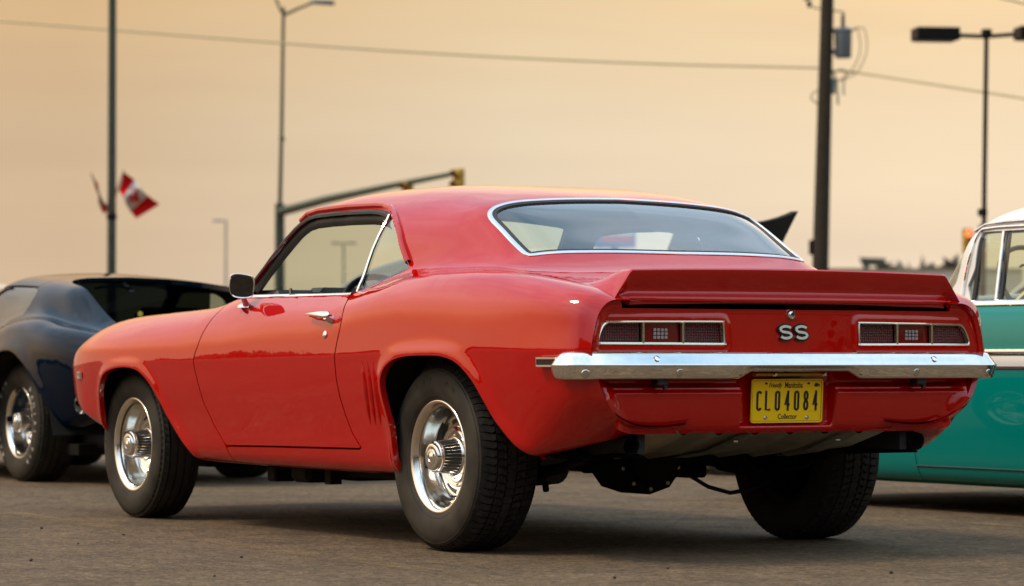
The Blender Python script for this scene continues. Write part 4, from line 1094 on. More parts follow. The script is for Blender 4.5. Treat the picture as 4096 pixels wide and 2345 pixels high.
for a in range(18, 378, 36):
    MB().lathe([(0, -.108), (.008, -.107), (.009, -.098)], 8, (0, .128*math.cos(R(a)), .325+.115*math.sin(R(a))), 'x').build('cover_bolt', mat('brass_bolt', (.50, .40, .20), .35, .8), ax)
MB().tube([(-.12, -.16, .26)]+[tuple(q) for q in [(-.13, -.24, .215), (-.13, -.34, .190), (-.12, -.44, .200), (-.10, -.54, .235)]], .008, 8).build('brake_hose', RUBSEAL, ax)
for s in (1, -1):
    mb = MB()
    mb.lathe([(.0, -.04), (.140, -.04), (.146, .0), (.146, .05), (0, .05)], 28, (0, s*.645, .3405), 'y')
    mb.build('brake_drum', UNDER, ax, angle=40)
    mb = MB().box((0, s*.53, .270), (.20, .09, .02)).tube([(-.06, s*.56, .30), (-.06, s*.56, .215)], .007, 6).tube([(-.06, s*.50, .30), (-.06, s*.50, .215)], .007, 6).tube([(.06, s*.56, .30), (.06, s*.56, .215)], .007, 6)
    mb.build('spring_clamp', UNDER, ax, smooth=False)
    mb = MB()
    for k in range(4):
        L = .62-.13*k
        mb.tube([(x, s*.53, .285-.008*k+.10*(x/.65)**2) for x in np.linspace(-L, L, 9)], .012, 4)
    mb.build('leaf_spring', UNDER, ax, smooth=False)
    MB().tube([(-.10, s*.46, .27), (.12, s*.36, .52)], .026, 12).tube([(-.13, s*.47, .215), (-.10, s*.46, .27)], .012, 8).build('shock_absorber', UNDER, ax)
MB().tube([(-.14, .44, .30), (-.02, .44, .29)], .062, 18).build('brake_drum', mat('grey_iron', (.05, .047, .042), .6, .3), ax)
for s in (1, -1):
    MB().tube([(.9, s*.34, .26), (.35, s*.36, .28), (.0, s*.42, .42), (-.5, s*.58, .43), (-.80, s*.60, .415), (-.92, s*.612, .398)], [.03, .03, .03, .030, .031, .031], 14, False).build('exhaust_pipe', UNDER, car)
MB().tube([(-.30, .66, .40), (-.62, .62, .405), (-.85, .58, .42)], [.05, .055, .04], 10).build('exhaust_hanger', UNDER, car)
# front bumper, seen as a sliver past the fender
fb = smooth_poly([(3.40, .818), (3.46, .798), (3.55, .758), (3.65, .67), (3.72, .55), (3.75, 0)], 6); fb = fb+[(x, -y) for x, y in fb[-2::-1]]
rows = [[(x, y, .520), (x+.008, y*1.008, .508), (x+.010, y*1.010, .485), (x+.004, y*1.004, .455), (x-.012, y*.99, .440)] for x, y in fb]
MB().grid(np.array(rows)).build('front_bumper', CHROME, car)
# nose cap
mb = MB(); n0 = len(P[-1]); V = [tuple(p) for p in P[-1]]+[tuple(p*np.array([1, -1, 1])) for p in P[-1][::-1]]
mb.add(V, [tuple(range(len(V)))]).build('grille_panel', BLK, car, smooth=False)
# ================================================================ wheels
def tyre_profile(Ro, hw, tw, rb):
    """half profile (radius, across) from bead to crown; hw = half section width, tw = half tread width"""
    return [(rb, -hw*.80), (rb+.004, -hw*.87), (rb+.012, -hw*.905), (rb+(Ro-rb)*.22, -hw*.97), (rb+(Ro-rb)*.42, -hw), (rb+(Ro-rb)*.60, -hw*.985), (rb+(Ro-rb)*.78, -hw*.945), (Ro-.018, -tw*1.035), (Ro-.0115, -tw*.97)]
def ring_text(txt, r, y, size, a_mid, step, s, top=True, ext=.0012):
    V = []; F = []
    n = len(txt)
    for i, ch in enumerate(txt):
        if ch == ' ': continue
        Vt, Ft = text_geo(ch, size, ext)
        a = a_mid+(i-(n-1)/2)*step
        o = len(V)
        for p in Vt:
            # local: u along the turn (to the right as read from outside), v outwards
            ang = R(a)+p[0]/r*(1 if top else -1); rr = r+(p[1] if top else -p[1])
            # seen from the outside (+y looking to -y) the right hand is -x
            V.append((-rr*math.sin(ang)*1.0, y+p[2], rr*math.cos(ang)))
        F += [tuple(q+o for q in f) for f in Ft]
    return V, F
def wheel_parts(Ro, hw, tw, rim, kind, letters=(), white=False):
    """returns [(name, V, F, material, angle)] for a wheel on the left side: hub axis y, outer face at y = 0 towards +y"""
    out = []
    yc = -hw*.87                                        # middle of the tyre
    rb = rim-.004
    half = tyre_profile(Ro, hw, tw, rb)
    if kind == 'block':
        prof = half+[(Ro-.0100, -tw*.5), (Ro-.0095, 0)]
    else:
        prof = list(half[:-2])+[(Ro-.014, -tw*1.03), (Ro-.004, -tw*.965)]
        gx = [-.62, -.22, .22, .62]
        last = -.965
        for g in gx:
            prof += [(Ro-.0015*(abs(g) > .5), (g-.055)*tw), (Ro-.009, (g-.045)*tw), (Ro-.009, (g+.045)*tw), (Ro-.0015*(abs(g) > .5), (g+.055)*tw)]
        prof = [(r, y) for r, y in prof]
        prof = prof+[(r, -y) for r, y in half[::-1] if True][1:] if False else prof+[(Ro-.004, tw*.965), (Ro-.014, tw*1.03)]+[(r, -y) for r, y in half[:-2][::-1]]
    if kind == 'block': prof = prof+[(r, -y) for r, y in prof[-2::-1]]
    prof = prof+[(rim-.03, hw*.70), (rim-.03, -hw*.70)]
    mb = MB().lathe([(r, yc+y) for r, y in prof]+[(prof[0][0], yc+prof[0][1])], 96)
    out.append(('tyre', mb, RUB, 50))
    mb = MB()
    def rad(y):
        a = abs(y)/tw
        return Ro-.0045*a**4-(.016*(a-1)/.12 if a > 1 else 0)*1.0
    def block(pts, hgt=.0105):
        """pts: (angle, across) outline"""
        n = len(pts); V = []
        for k in (0, 1):
            for t, y in pts:
                r = rad(y)-(hgt if k else 0); V.append((r*math.cos(t), yc+y, r*math.sin(t)))
        mb.add(V, [tuple(range(n)), tuple(range(2*n-1, n-1, -1))]+[(i, i+n, (i+1) % n+n, (i+1) % n) for i in range(n)])
    if kind == 'block':
        NB = 74; dt = 2*math.pi/NB
        for k in range(NB):
            t0 = k*dt
            for s in (1, -1):
                o = t0+(0 if s > 0 else dt*.5)
                w = dt*(.80 if k % 2 else .84)
                # shoulder lugs, swept back, with a slit
                block([(o, s*tw*1.11), (o+w, s*tw*1.11), (o+w+.1*dt, s*tw*.98), (o+w+.28*dt, s*tw*.72), (o+w+.05*dt, s*tw*.60), (o+.30*dt, s*tw*.60), (o+.28*dt, s*tw*.72), (o+.1*dt, s*tw*.98)][::s])
                # intermediate blocks: a bent bar with a notch
                o2 = o+.36*dt
                block([(o2, s*tw*.545), (o2+.80*dt, s*tw*.545), (o2+.92*dt, s*tw*.42), (o2+.70*dt, s*tw*.375), (o2+.95*dt, s*tw*.30), (o2+1.0*dt, s*tw*.215), (o2+.18*dt, s*tw*.215), (o2+.30*dt, s*tw*.31), (o2+.10*dt, s*tw*.36)][::s])
            # centre rib, notched both sides
            o3 = t0+.1*dt
            block([(o3, -tw*.10), (o3+.12*dt, -tw*.165), (o3+.80*dt, -tw*.165), (o3+.96*dt, -tw*.10), (o3+.96*dt, tw*.10), (o3+.80*dt, tw*.165), (o3+.2*dt, tw*.165), (o3, tw*.10)])
        out.append(('tread', mb, TREAD, 25))
    else:
        NB = 70; dt = 2*math.pi/NB
        for k in range(NB):
            t0 = k*dt
            for s in (1, -1):
                block([(t0, s*tw*1.09), (t0+.88*dt, s*tw*1.09), (t0+1.05*dt, s*tw*.94), (t0+1.05*dt, s*tw*.70), (t0+.17*dt, s*tw*.70), (t0+.17*dt, s*tw*.94)][::s], .004)
        out.append(('tread', mb, TREAD, 25))
    # raised sidewall letters and rings
    mb = MB()
    for (txt, r, size, a, step, top) in letters:
        V, F = ring_text(txt, r, yc+hw*.985, size, a, step, 1, top, .0016); mb.add(V, F)
    if letters: out.append(('sidewall_lettering', mb, mat('white_letter', (.62, .60, .54), .5) if white else RUB, 20))
    mb = MB()
    for r, y in ((rb+.018, hw*.915), (Ro-.030, hw*.93)):
        mb.lathe([(r-.0025, yc+y-.002), (r-.001, yc+y+.0022), (r+.001, yc+y+.0022), (r+.0025, yc+y-.002)], 80)
    out.append(('sidewall_ring', mb, RUB, 60))
    # polished trim ring and barrel
    k = rim/.2073
    pr = [(.2075, -.014), (.2078, -.005), (.2062, -.0005), (.2030, .0014), (.1975, .0008), (.1915, -.003), (.1855, -.009), (.1800, -.0175), (.1755, -.028), (.1715, -.041), (.1680, -.056), (.1645, -.070), (.160, -.081), (.1545, -.088), (.1535, -.098), (.153, -.104)]
    out.append(('trim_ring', MB().lathe([(r*k, y) for r, y in pr], 72), ALU, 60))
    mb = MB().lathe([(.152*k, -.094), (.130*k, -.0925), (.118*k, -.096), (.110*k, -.105), (0, -.105)], 48)
    out.append(('wheel_disc', mb, ALU, 40))
    for i in range(5):
        mb = MB(); a = 2*math.pi*i/5+.35
        pts = [(.1395*k*math.cos(a+d), .1395*k*math.sin(a+d)) for d in np.linspace(-.26, .26, 7)]+[(.124*k*math.cos(a+d), .124*k*math.sin(a+d)) for d in np.linspace(.26, -.26, 7)]
        mb.prism(pts, lambda u, v, d: (u, d, v), -.0935, -.0915)
        out.append(('cooling_slot', mb, BLK, 20))
    out.append(('barrel', MB().lathe([(.1545*k, -.100), (.1535*k, -.19), (.172*k, -.215)], 48), UNDER, 40))
    out.append(('wheel_back', MB().lathe([(.1515*k, -.115), (.10*k, -.125), (0, -.125)], 32), UNDER, 40))
    mb = MB().lathe([(.119*k, -.106), (.1185*k, -.088), (.116*k, -.080), (.111*k, -.0765), (.104*k, -.0775), (.098*k, -.0815), (.090*k, -.0815), (.082*k, -.077), (.077*k, -.069), (.074*k, -.062), (.070*k, -.060), (.066*k, -.062)], 56)
    out.append(('centre_disc', mb, CHROME, 60))
    # tall hub cap: black flanks with bright fins and a bright crowned end
    mb = MB().lathe([(.0655*k, -.066), (.0635*k, -.050), (.0545*k, .006), (.0, .006)], 40); out.append(('cap_core', mb, BLK, 40))
    mb = MB(); NF = 30
    for i in range(NF):
        a = 2*math.pi*i/NF; da = .026
        V = []
        for r0, r1, y in ((.060*k, .0675*k, -.062), (.055*k, .0640*k, -.044), (.047*k, .0560*k, .004)):
            V += [(r0*math.cos(a-da), y, r0*math.sin(a-da)), (r1*math.cos(a-da*.6), y, r1*math.sin(a-da*.6)), (r1*math.cos(a+da*.6), y, r1*math.sin(a+da*.6)), (r0*math.cos(a+da), y, r0*math.sin(a+da))]
        mb.add(V, [(q*4+j, q*4+j+1, q*4+j+5, q*4+j+4) for q in (0, 1) for j in (0, 1, 2)])
    out.append(('cap_fins', mb, CHROME, 30))
    mb = MB().lathe([(.0560*k, .001), (.0575*k, .007), (.0560*k, .0125), (.0515*k, .0155), (.0500*k, .0215), (.0470*k, .0255), (.0420*k, .0270), (.0300*k, .0265), (.0285*k, .0285), (.0180*k, .0300), (.0165*k, .0285), (.0120*k, .0315), (.0, .0325)], 48)
    out.append(('hub_cap', mb, CHROME, 35))
    V, F = MB().v, MB().f
    mb = MB().tube([(-.012, -.070, -.150*k), (-.012, -.030, -.146*k)], [.0045, .0035], 8); out.append(('valve_stem', mb, BLK, 40))
    return out
def put_wheel(parent, parts, c, side, rot=0.):
    """links the wheel's pieces under parent: wheel (part) > tyre, tread, rings, hub cap (sub-parts)"""
    w = sub('wheel', parent); w.location = c
    w.rotation_euler = (0, 0, math.pi) if side < 0 else (0, 0, 0)
    for nm, me in parts:
        o = link(nm, me, w); o.rotation_euler = (0, rot, 0)
        if nm in ('tread', 'cap_fins', 'sidewall_lettering'): o['kind'] = 'stuff'
    return w
def bake(parts):
    out = []
    for nm, mb, mt, ang in parts:
        o = mb.build(nm, mt, None, True, ang); out.append((nm, o.data)); bpy.data.objects.remove(o)
    return out
rear_w = bake(wheel_parts(.3407, .130, .104, .2073, 'block', (('RADIAL SR', .272, .036, -4, 11.5, True),)))
front_w = bake(wheel_parts(.320, .103, .084, .2073, 'rib', (('GOODYEAR', .264, .026, -34, 7.6, True),)))
put_wheel(car, rear_w, (0, .849, .3405), 1, .2); put_wheel(car, rear_w, (0, -.893, .3405), -1, 1.1)
put_wheel(car, front_w, (2.746, .8337, .3200), 1, .5); put_wheel(car, front_w, (2.746, -.8337, .3200), -1, .9)
# ================================================================ generic loft for the other cars
def loft(stn, cl, cu, dx=.022, sig=.05):
    """stations (x, low points, upper points); the upper row starts at the last low point and ends on the centre line"""
    xsn = [s_[0] for s_ in stn]; Xg = np.arange(xsn[0], xsn[-1]+1e-6, dx)
    def tab(k):
        n = len(stn[0][k])
        return np.stack([np.stack([pchip(xsn, [s_[k][i][c] for s_ in stn], Xg) for c in (0, 1)], 1) for i in range(n)], 1)
    low, up = gauss1(tab(1), Xg, sig), gauss1(tab(2), Xg, sig)
    up[:, 0] = low[:, -1]; up[:, -1, 0] = 0
    L, tl = spline_rows(low, cl)
    upx = np.concatenate([up, up[:, -2:-3:-1]*np.array([-1, 1]), up[:, -3:-4:-1]*np.array([-1, 1])], 1)
    U_, tu = spline_rows(upx, cu+[cu[-1], cu[-2]]); nu = sum(cu)+1
    nl_ = len(stn[0][1])-1
    YZ = np.concatenate([L[:, :-1], U_[:, :nu]], 1); Tq = np.concatenate([tl[:-1], tu[:nu]+nl_])
    Pq = np.concatenate([np.repeat(Xg[:, None, None], YZ.shape[1], 1), YZ], 2)
    b = int(np.argmin(np.abs(Tq-nl_)))
    return Pq, grid_normals(Pq, b), np.repeat(Tq[None], len(Xg), 0), Xg, b
def arch_house(parent, arch, yout, yin):
    a = np.array(arch); rows = np.stack([np.stack([a[:, 0], 0*a[:, 0]+y, a[:, 1]], 1) for y in (yout, yin)], 1)
    c = a.mean(0)
    for s in (1, -1):
        m_ = np.array([1, s, 1]); mb = MB().grid(rows*m_)
        mb.add([tuple(p*m_) for p in rows[:, 1]]+[(c[0], s*yin, c[1])], [(i, i+1, len(a)) for i in range(len(a)-1)])
        mb.build('wheel_house', UNDER, parent, smooth=False)

# ================================================================ the dark blue sports car ahead
vt = thing('sports_car', 'dark navy blue sports car with flying buttress roof and white tyre letters', 'car', (6.75, -.98, 0))
def lw(yc, zc, zb=.20, yb=None, w=1.0):
    return [(yc-.22, zb-.005), (yc-.10, zb), (yc-.045, zb+.30*(zc-zb)), (yc-.012, zb+.68*(zc-zb)), (yc, zc)]
VS = [
 (-1.05, lw(.76, .62, .40), [(.76, .62), (.745, .70), (.71, .775), (.66, .80), (.58, .81), (.48, .81), (.28, .815), (0, .815)]),
 (-.80, lw(.85, .63, .33), [(.85, .63), (.845, .73), (.795, .825), (.72, .852), (.65, .850), (.54, .868), (.3, .875), (0, .88)]),
 (-.57, lw(.885, .63, .27), [(.885, .63), (.88, .74), (.825, .85), (.74, .880), (.66, .885), (.555, .955), (.3, .975), (0, .985)]),
 (-.30, lw(.895, .635, .22), [(.895, .635), (.888, .755), (.825, .883), (.735, .918), (.65, .935), (.555, 1.07), (.3, 1.095), (0, 1.105)]),
 (-.10, lw(.895, .64, .20), [(.895, .64), (.885, .755), (.815, .890), (.72, .928), (.64, .985), (.552, 1.090), (.3, 1.125), (0, 1.132)]),
 (.12, lw(.885, .64, .19), [(.885, .64), (.875, .745), (.805, .870), (.715, .915), (.63, 1.02), (.545, 1.112), (.3, 1.152), (0, 1.160)]),
 (.40, lw(.862, .635, .18), [(.862, .635), (.852, .73), (.79, .825), (.72, .868), (.63, 1.01), (.535, 1.126), (.3, 1.178), (0, 1.190)]),
 (.68, lw(.84, .63, .18), [(.84, .63), (.83, .70), (.78, .78), (.73, .822), (.64, .985), (.535, 1.134), (.3, 1.192), (0, 1.206)]),
 (.84, lw(.835, .625, .18), [(.835, .625), (.825, .695), (.778, .77), (.73, .815), (.645, .965), (.562, 1.085), (.31, 1.145), (0, 1.165)]),
 (1.0, lw(.83, .62, .18), [(.83, .62), (.82, .69), (.775, .765), (.73, .81), (.66, .925), (.60, 1.015), (.33, 1.08), (0, 1.105)]),
 (1.25, lw(.835, .62, .18), [(.835, .62), (.825, .69), (.78, .765), (.735, .81), (.69, .865), (.64, .915), (.33, .985), (0, 1.015)]),
 (1.60, lw(.855, .63, .18), [(.855, .63), (.845, .71), (.79, .79), (.74, .82), (.68, .83), (.60, .84), (.33, .92), (0, .955)]),
 (1.85, lw(.87, .64, .18), [(.87, .64), (.865, .73), (.80, .82), (.74, .845), (.66, .84), (.5, .835), (.3, .835), (0, .84)]),
 (2.49, lw(.875, .64, .20), [(.875, .64), (.87, .75), (.80, .85), (.73, .87), (.62, .84), (.5, .825), (.3, .82), (0, .82)]),
 (3.0, lw(.82, .60, .26), [(.82, .60), (.81, .68), (.75, .75), (.68, .765), (.58, .75), (.45, .74), (.28, .74), (0, .74)]),
 (3.4, lw(.68, .55, .30), [(.68, .55), (.66, .60), (.6, .64), (.53, .65), (.45, .65), (.35, .65), (.2, .65), (0, .65)]),
]
VP, VN, VT, VX, VB = loft(VS, [3, 6, 8, 8], [8, 9, 8, 8, 10, 10, 10], .016, .05)
VRA = smooth_poly([(.27, .22), (.26, .45), (.20, .58), (.10, .67), (-.03, .72), (-.16, .74), (-.28, .732), (-.40, .69), (-.52, .61), (-.62, .51), (-.70, .41), (-.77, .28)], 3)
VFA = [(2.49+.40*math.cos(R(a)), .34+.40*math.sin(R(a))) for a in range(-20, 201, 12)]
vx, vy, vz = VP[..., 0], VP[..., 1], VP[..., 2]
d = sd_line(vx, vz, VRA); VP[..., 1] += np.where((VT <= 5.5) & (vx < .5), .018*np.exp(-(d/.05)**2), 0)
VN = grid_normals(VP, VB); vx, vy, vz = VP[..., 0], VP[..., 1], VP[..., 2]
VW = [(.13, .945), (.12, 1.0), (.135, 1.07), (.18, 1.098), (.30, 1.110), (.55, 1.114), (.68, 1.104), (.76, 1.07), (1.0, .965), (1.26, .865), (1.36, .835), (1.0, .83), (.70, .845), (.45, .88), (.25, .925)]
sdw = np.minimum(sd_poly(vx, vz, VW), (VT-7.0)*.05)
VH = smooth_poly([(.23, 0), (.215, .15), (.17, .29), (.08, .39), (-.03, .445), (-.14, .475), (-.28, .492), (-.57, .495), (-.74, .488), (-.78, .45), (-.79, .2), (-.79, 0)], 4)
VH = VH+[(x, -y) for x, y in VH[-2:0:-1]]
sdh = np.where(VT >= 8.0, sd_poly(vx, vy, VH), -1)
VWS = smooth_poly([(.80, 0), (.79, .33), (.765, .47), (.80, .525), (1.05, .592), (1.30, .650), (1.48, .62), (1.62, .3), (1.66, 0)], 4); VWS = VWS+[(x, -y) for x, y in VWS[-2:0:-1]]
sdv = np.where(VT >= 8.0, sd_poly(vx, vy, VWS), -1)
VTP = [(.155, 0), (.155, .55), (.12, .9), (1.04, .9), (1.04, 0)]
VRAp, VFAp = VRA+[(-.8, .05), (.27, .05)], VFA+[(2.49-.3, 0), (2.49+.3, 0)]
VD = [(.30, .86), (.20, .70), (.30, .50), (.42, .25), (1.5, .22), (1.62, .5), (1.56, .84), (1.0, .95), (.4, .95)]
sdd = np.minimum(sd_poly(vx, vz, VD), (7.03-VT)*.03)
sdt = np.where(VT >= 8.9, sd_poly(vx, vy, [(.19, -.9), (.19, .9), (.735, .9), (.735, -.9)]), -1)
fb_ = -np.maximum.reduce([sd_poly(vx, vz, VRAp), sd_poly(vx, vz, VFAp), sdw, sdh, sdv, sdd+.003, sdt+.003])
skin_obj('body', VP, VN, fb_, NAVY, vt, .03, True)
skin_obj('door', VP, VN, np.minimum(sdd-.003, -sdw), NAVY, vt, .02, False, 1); skin_obj('door', VP, VN, np.minimum(sdd-.003, -sdw), NAVY, vt, .02, False, -1)
skin_obj('roof_panel', VP, VN, np.minimum(sdt-.003, -sdw), NAVY, vt, .02, True)
for s in (1, -1): skin_obj('side_window', VP-VN*.008, VN, sdw+.004, glass('green_glass', (.30, .35, .29), .6), vt, 0, False, s)
skin_obj('windshield', VP-VN*.008, VN, sdv+.004, MATS['green_glass'], vt, 0, True)
q = [(x, np.interp(x, VX, [np.interp(-z, -VP[i, VT[0] >= 8.0, 2], VP[i, VT[0] >= 8.0, 1]) for i in range(len(VX))]), z) for x, z in [(.15, 1.085), (.20, 1.103), (.32, 1.114), (.5, 1.118), (.68, 1.110)]]
for s in (1, -1): MB().tube([(x, s*(y+.008), z+.004) for x, y, z in q], .007, 8).build('roof_moulding', CHROME, vt)
MB().add([(.33, -.58, .84), (.33, .58, .84), (.18, .52, 1.11), (.20, .2, 1.14), (.21, 0, 1.15), (.20, -.2, 1.14), (.18, -.52, 1.11)], [(0, 1, 2, 3, 4, 5, 6)]).build('rear_window', glass('dark_tinted_glass', (.035, .045, .040), .35), vt, smooth=False)
mb = MB().box((-.22, 0, .835), (1.2, 1.06, .02)); mb.box((.9, 0, .35), (1.6, 1.5, .03)).box((-.1, .0, .5), (.03, 1.4, .6)); mb.build('deck_floor', NAVY, vt, smooth=False)
mb = MB(); mb.box((.45, .37, .74), (.16, .46, .52), Matrix.Rotation(R(-14), 3, 'Y'), ch=.05).box((.45, -.37, .74), (.16, .46, .52), Matrix.Rotation(R(-14), 3, 'Y'), ch=.05); mb.box((1.45, 0, .76), (.2, 1.3, .12), ch=.03); mb.build('seats_and_dash', VINYL, vt); vt.children[-1].name = 'seat_back'
lin = np.where((VT > 8.0) & (vx > -.05) & (vx < .72), np.minimum(-sdw, -sdh), -1)
skin_obj('headliner', VP-VN*.03, VN, lin, cab, vt, 0, True)
arch_house(vt, VRA, .86, .5); arch_house(vt, VFA, .85, .5)
MB().lathe([(0, .0), (.016, .001), (.016, .004), (0, .004)], 16, (.215, -.085, .956), 'x').build('window_sticker', mat('yellow_sticker', (.75, .60, .08), .5), vt)
MB().lathe([(0, .012), (.012, .011), (.016, .006), (.016, -.004)], 14, (.30, .855, .78), 'y').build('door_lock', CHROME, vt)
vt_w = bake(wheel_parts(.335, .125, .100, .2073, 'rib', (('RADIAL T/A', .272, .040, -62, 10.5, True), ('RADIAL T/A', .272, .040, 118, 10.5, True)), True))
for x, s in ((0, 1), (0, -1), (2.49, 1), (2.49, -1)): put_wheel(vt, vt_w, (x, s*.752, .335), s, .4+.7*x)
MB().box((1.2, 0, .19), (3.4, 1.2, .06)).tube([(-.9, .45, .24), (.3, .45, .22)], .05, 12).build('chassis', UNDER, vt)
V = [tuple(p) for p in VP[0]]+[tuple(p*np.array([1, -1, 1])) for p in VP[0][::-1]]; MB().add(V, [tuple(range(len(V)))]).build('tail_panel', NAVY, vt, smooth=False)
V = [tuple(p) for p in VP[-1]]+[tuple(p*np.array([1, -1, 1])) for p in VP[-1][::-1]]; MB().add(V, [tuple(range(len(V)))]).build('nose_panel', NAVY, vt, smooth=False)

# ================================================================ the turquoise and white sedan on the right
BY = -3.36
bl = thing('two_tone_sedan', 'turquoise and white 1950s sedan with cream side band parked at right', 'car', (0, BY, 0))
def lb(yc=.905, zc=.70, zb=.135): return [(yc-.25, zb), (yc-.055, zb+.012), (yc-.012, zb+.16), (yc+.002, zb+.36), (yc, zc)]
BS = [
 (-1.9, lb(.86, .70, .22), [(.86, .70), (.85, .80), (.82, .88), (.77, .92), (.68, .93), (.55, .935), (.3, .94), (0, .94)]),
 (-1.2, lb(), [(.905, .70), (.895, .81), (.865, .895), (.835, .930), (.74, .96), (.62, .98), (.35, .99), (0, 1.0)]),
 (-.9, lb(), [(.905, .70), (.895, .81), (.868, .895), (.845, .930), (.79, 1.08), (.70, 1.20), (.42, 1.27), (0, 1.29)]),
 (-.5, lb(), [(.905, .70), (.895, .81), (.868, .895), (.845, .930), (.80, 1.12), (.735, 1.28), (.48, 1.385), (0, 1.42)]),
 (.3, lb(), [(.905, .70), (.895, .81), (.868, .895), (.845, .930), (.80, 1.12), (.740, 1.288), (.50, 1.405), (0, 1.445)]),
 (.7, lb(), [(.905, .70), (.895, .81), (.868, .895), (.845, .932), (.80, 1.12), (.745, 1.306), (.50, 1.415), (0, 1.458)]),
 (1.05, lb(), [(.905, .70), (.895, .81), (.868, .895), (.845, .933), (.80, 1.12), (.745, 1.300), (.50, 1.396), (0, 1.436)]),
 (1.15, lb(), [(.905, .70), (.895, .81), (.868, .895), (.845, .934), (.803, 1.12), (.747, 1.290), (.50, 1.372), (0, 1.410)]),
 (1.225, lb(), [(.905, .70), (.895, .81), (.868, .895), (.845, .935), (.805, 1.11), (.757, 1.255), (.50, 1.310), (0, 1.345)]),
 (1.31, lb(), [(.905, .70), (.895, .81), (.868, .895), (.844, .935), (.822, 1.03), (.788, 1.10), (.54, 1.195), (0, 1.240)]),
 (1.42, lb(), [(.905, .70), (.895, .81), (.868, .895), (.843, .935), (.815, .965), (.785, 1.00), (.56, 1.08), (0, 1.135)]),
 (1.61, lb(), [(.905, .70), (.895, .81), (.866, .895), (.838, .930), (.79, .940), (.72, .945), (.50, .96), (0, 1.00)]),
 (1.75, lb(), [(.905, .70), (.895, .81), (.866, .892), (.835, .922), (.77, .930), (.66, .932), (.40, .94), (0, .95)]),
 (2.6, lb(.90, .70, .16), [(.90, .70), (.89, .80), (.86, .875), (.82, .905), (.74, .908), (.60, .905), (.35, .915), (0, .925)]),
 (3.1, lb(.86, .68, .22), [(.86, .68), (.85, .76), (.82, .82), (.77, .845), (.68, .85), (.55, .85), (.3, .86), (0, .865)]),
]
BP, BN, BT, BX, BB = loft(BS, [3, 6, 8, 10], [8, 8, 7, 9, 10, 10, 10], .02, .04)
bx, by, bz = BP[..., 0], BP[..., 1], BP[..., 2]
BFA = [(2.34+.42*math.cos(R(a)), .33+.40*math.sin(R(a))) for a in range(-28, 209, 12)]
BRA = [(-.80+.40*math.cos(R(a)), .33+.36*math.sin(R(a))) for a in range(-28, 209, 12)]
BWIN = smooth_poly([(1.135, .955), (1.145, 1.10), (1.145, 1.225), (1.13, 1.258), (1.07, 1.266), (.3, 1.262), (.02, 1.25), (.0, 1.24), (.0, .965), (.02, .955), (.5, .953)], 2, True)
BWIN2 = [(-.06, .955), (-.06, 1.25), (-.45, 1.24), (-.62, 1.16), (-.72, .96)]
sbw = np.minimum(np.maximum(sd_poly(bx, bz, BWIN), sd_poly(bx, bz, BWIN2)), np.minimum((BT-7.05)*.05, (9.0-BT)*.06))
BWS = smooth_poly([(1.195, 0), (1.19, .4), (1.192, .62), (1.202, .715), (1.215, .755), (1.235, .793), (1.262, .819), (1.33, .819), (1.45, .74), (1.56, .5), (1.61, 0)], 4); BWS = BWS+[(x, -y) for x, y in BWS[-2:0:-1]]
sbs = np.where(BT >= 7.25, sd_poly(bx, by, BWS), -1)
BBL = [(-.60, 0), (-.62, .5), (-.70, .60), (-.95, .62), (-1.1, .5), (-1.12, 0)]; BBL = BBL+[(x, -y) for x, y in BBL[-2:0:-1]]
sbb = np.where(BT >= 8, sd_poly(bx, by, BBL), -1)
sbd = np.minimum(sd_poly(bx, bz, [(1.46, .13), (1.475, .30), (1.50, .50), (1.47, .75), (1.38, .90), (1.34, 1.0), (-.02, 1.0), (-.02, .13)]), (7.05-BT)*.03)
sbr = sd_poly(bx, bz, [(-.03, .13), (-.03, 1.0), (-.9, 1.0), (-.72, .75), (-.40, .60), (-.36, .13)]); sbr = np.minimum(sbr, (7.05-BT)*.03)
top = np.minimum((BT-7.02)*.03, np.where((bx > -1.15) & (bx < 1.62), 1, -1))
arches = np.maximum(sd_poly(bx, bz, BFA), sd_poly(bx, bz, BRA))
hol = -np.maximum.reduce([arches, sbw, sbs, sbb])
skin_obj('body', BP, BN, np.minimum.reduce([hol, -top, -sbd-.003, -sbr-.003]), TEAL, bl, .02, True)
skin_obj('roof', BP, BN, np.minimum(hol, top), WHITE, bl, .02, True)
for s in (1, -1):
    skin_obj('door', BP, BN, np.minimum.reduce([sbd-.003, -sbw, hol]), TEAL, bl, .02, False, s)
    skin_obj('door', BP, BN, np.minimum.reduce([sbr-.003, -sbw, hol]), TEAL, bl, .02, False, s)
    skin_obj('side_window', BP-BN*.010, BN, sbw+.004, GLASS, bl, 0, False, s)
skin_obj('windshield', BP-BN*.006, BN, sbs+.004, GLASSB, bl, 0, True); skin_obj('rear_window', BP-BN*.006, BN, sbb+.004, GLASS, bl, 0, True)
def bsurf(x, z, off=0., lo=0, hi=9.2):
    i = int(np.argmin(np.abs(BX-x))); m_ = (BT[i] >= lo) & (BT[i] <= hi); zz = BP[i, m_, 2]; o_ = np.argsort(zz)
    return (x, np.interp(z, zz[o_], BP[i, m_, 1][o_])+off, z)
def bstrip(name, xa, xb, z0, z1, mt, off=.006, zf=None):
    rows = []
    for x in np.linspace(xa, xb, 50):
        dz = zf(x) if zf else 0; rows.append([bsurf(x, z0+dz, -.004), bsurf(x, z0+dz, off), bsurf(x, (z0+z1)/2+dz, off+.003), bsurf(x, z1+dz, off), bsurf(x, z1+dz, -.004)])
    for s in (1, -1): MB().grid(np.array(rows)*np.array([1, s, 1]), flip=s > 0).build(name, mt, bl, angle=60)
bstrip('side_moulding', -1.5, 2.5, .716, .737, CHROME, .010); bstrip('side_band', -1.5, 2.4, .662, .708, WHITE, .004); bstrip('side_pinstripe', -1.5, 2.4, .650, .657, mat('maroon_paint', (.10, .012, .015), .4), .003)
bstrip('belt_moulding', -.8, 1.32, .934, .956, CHROME, .008)
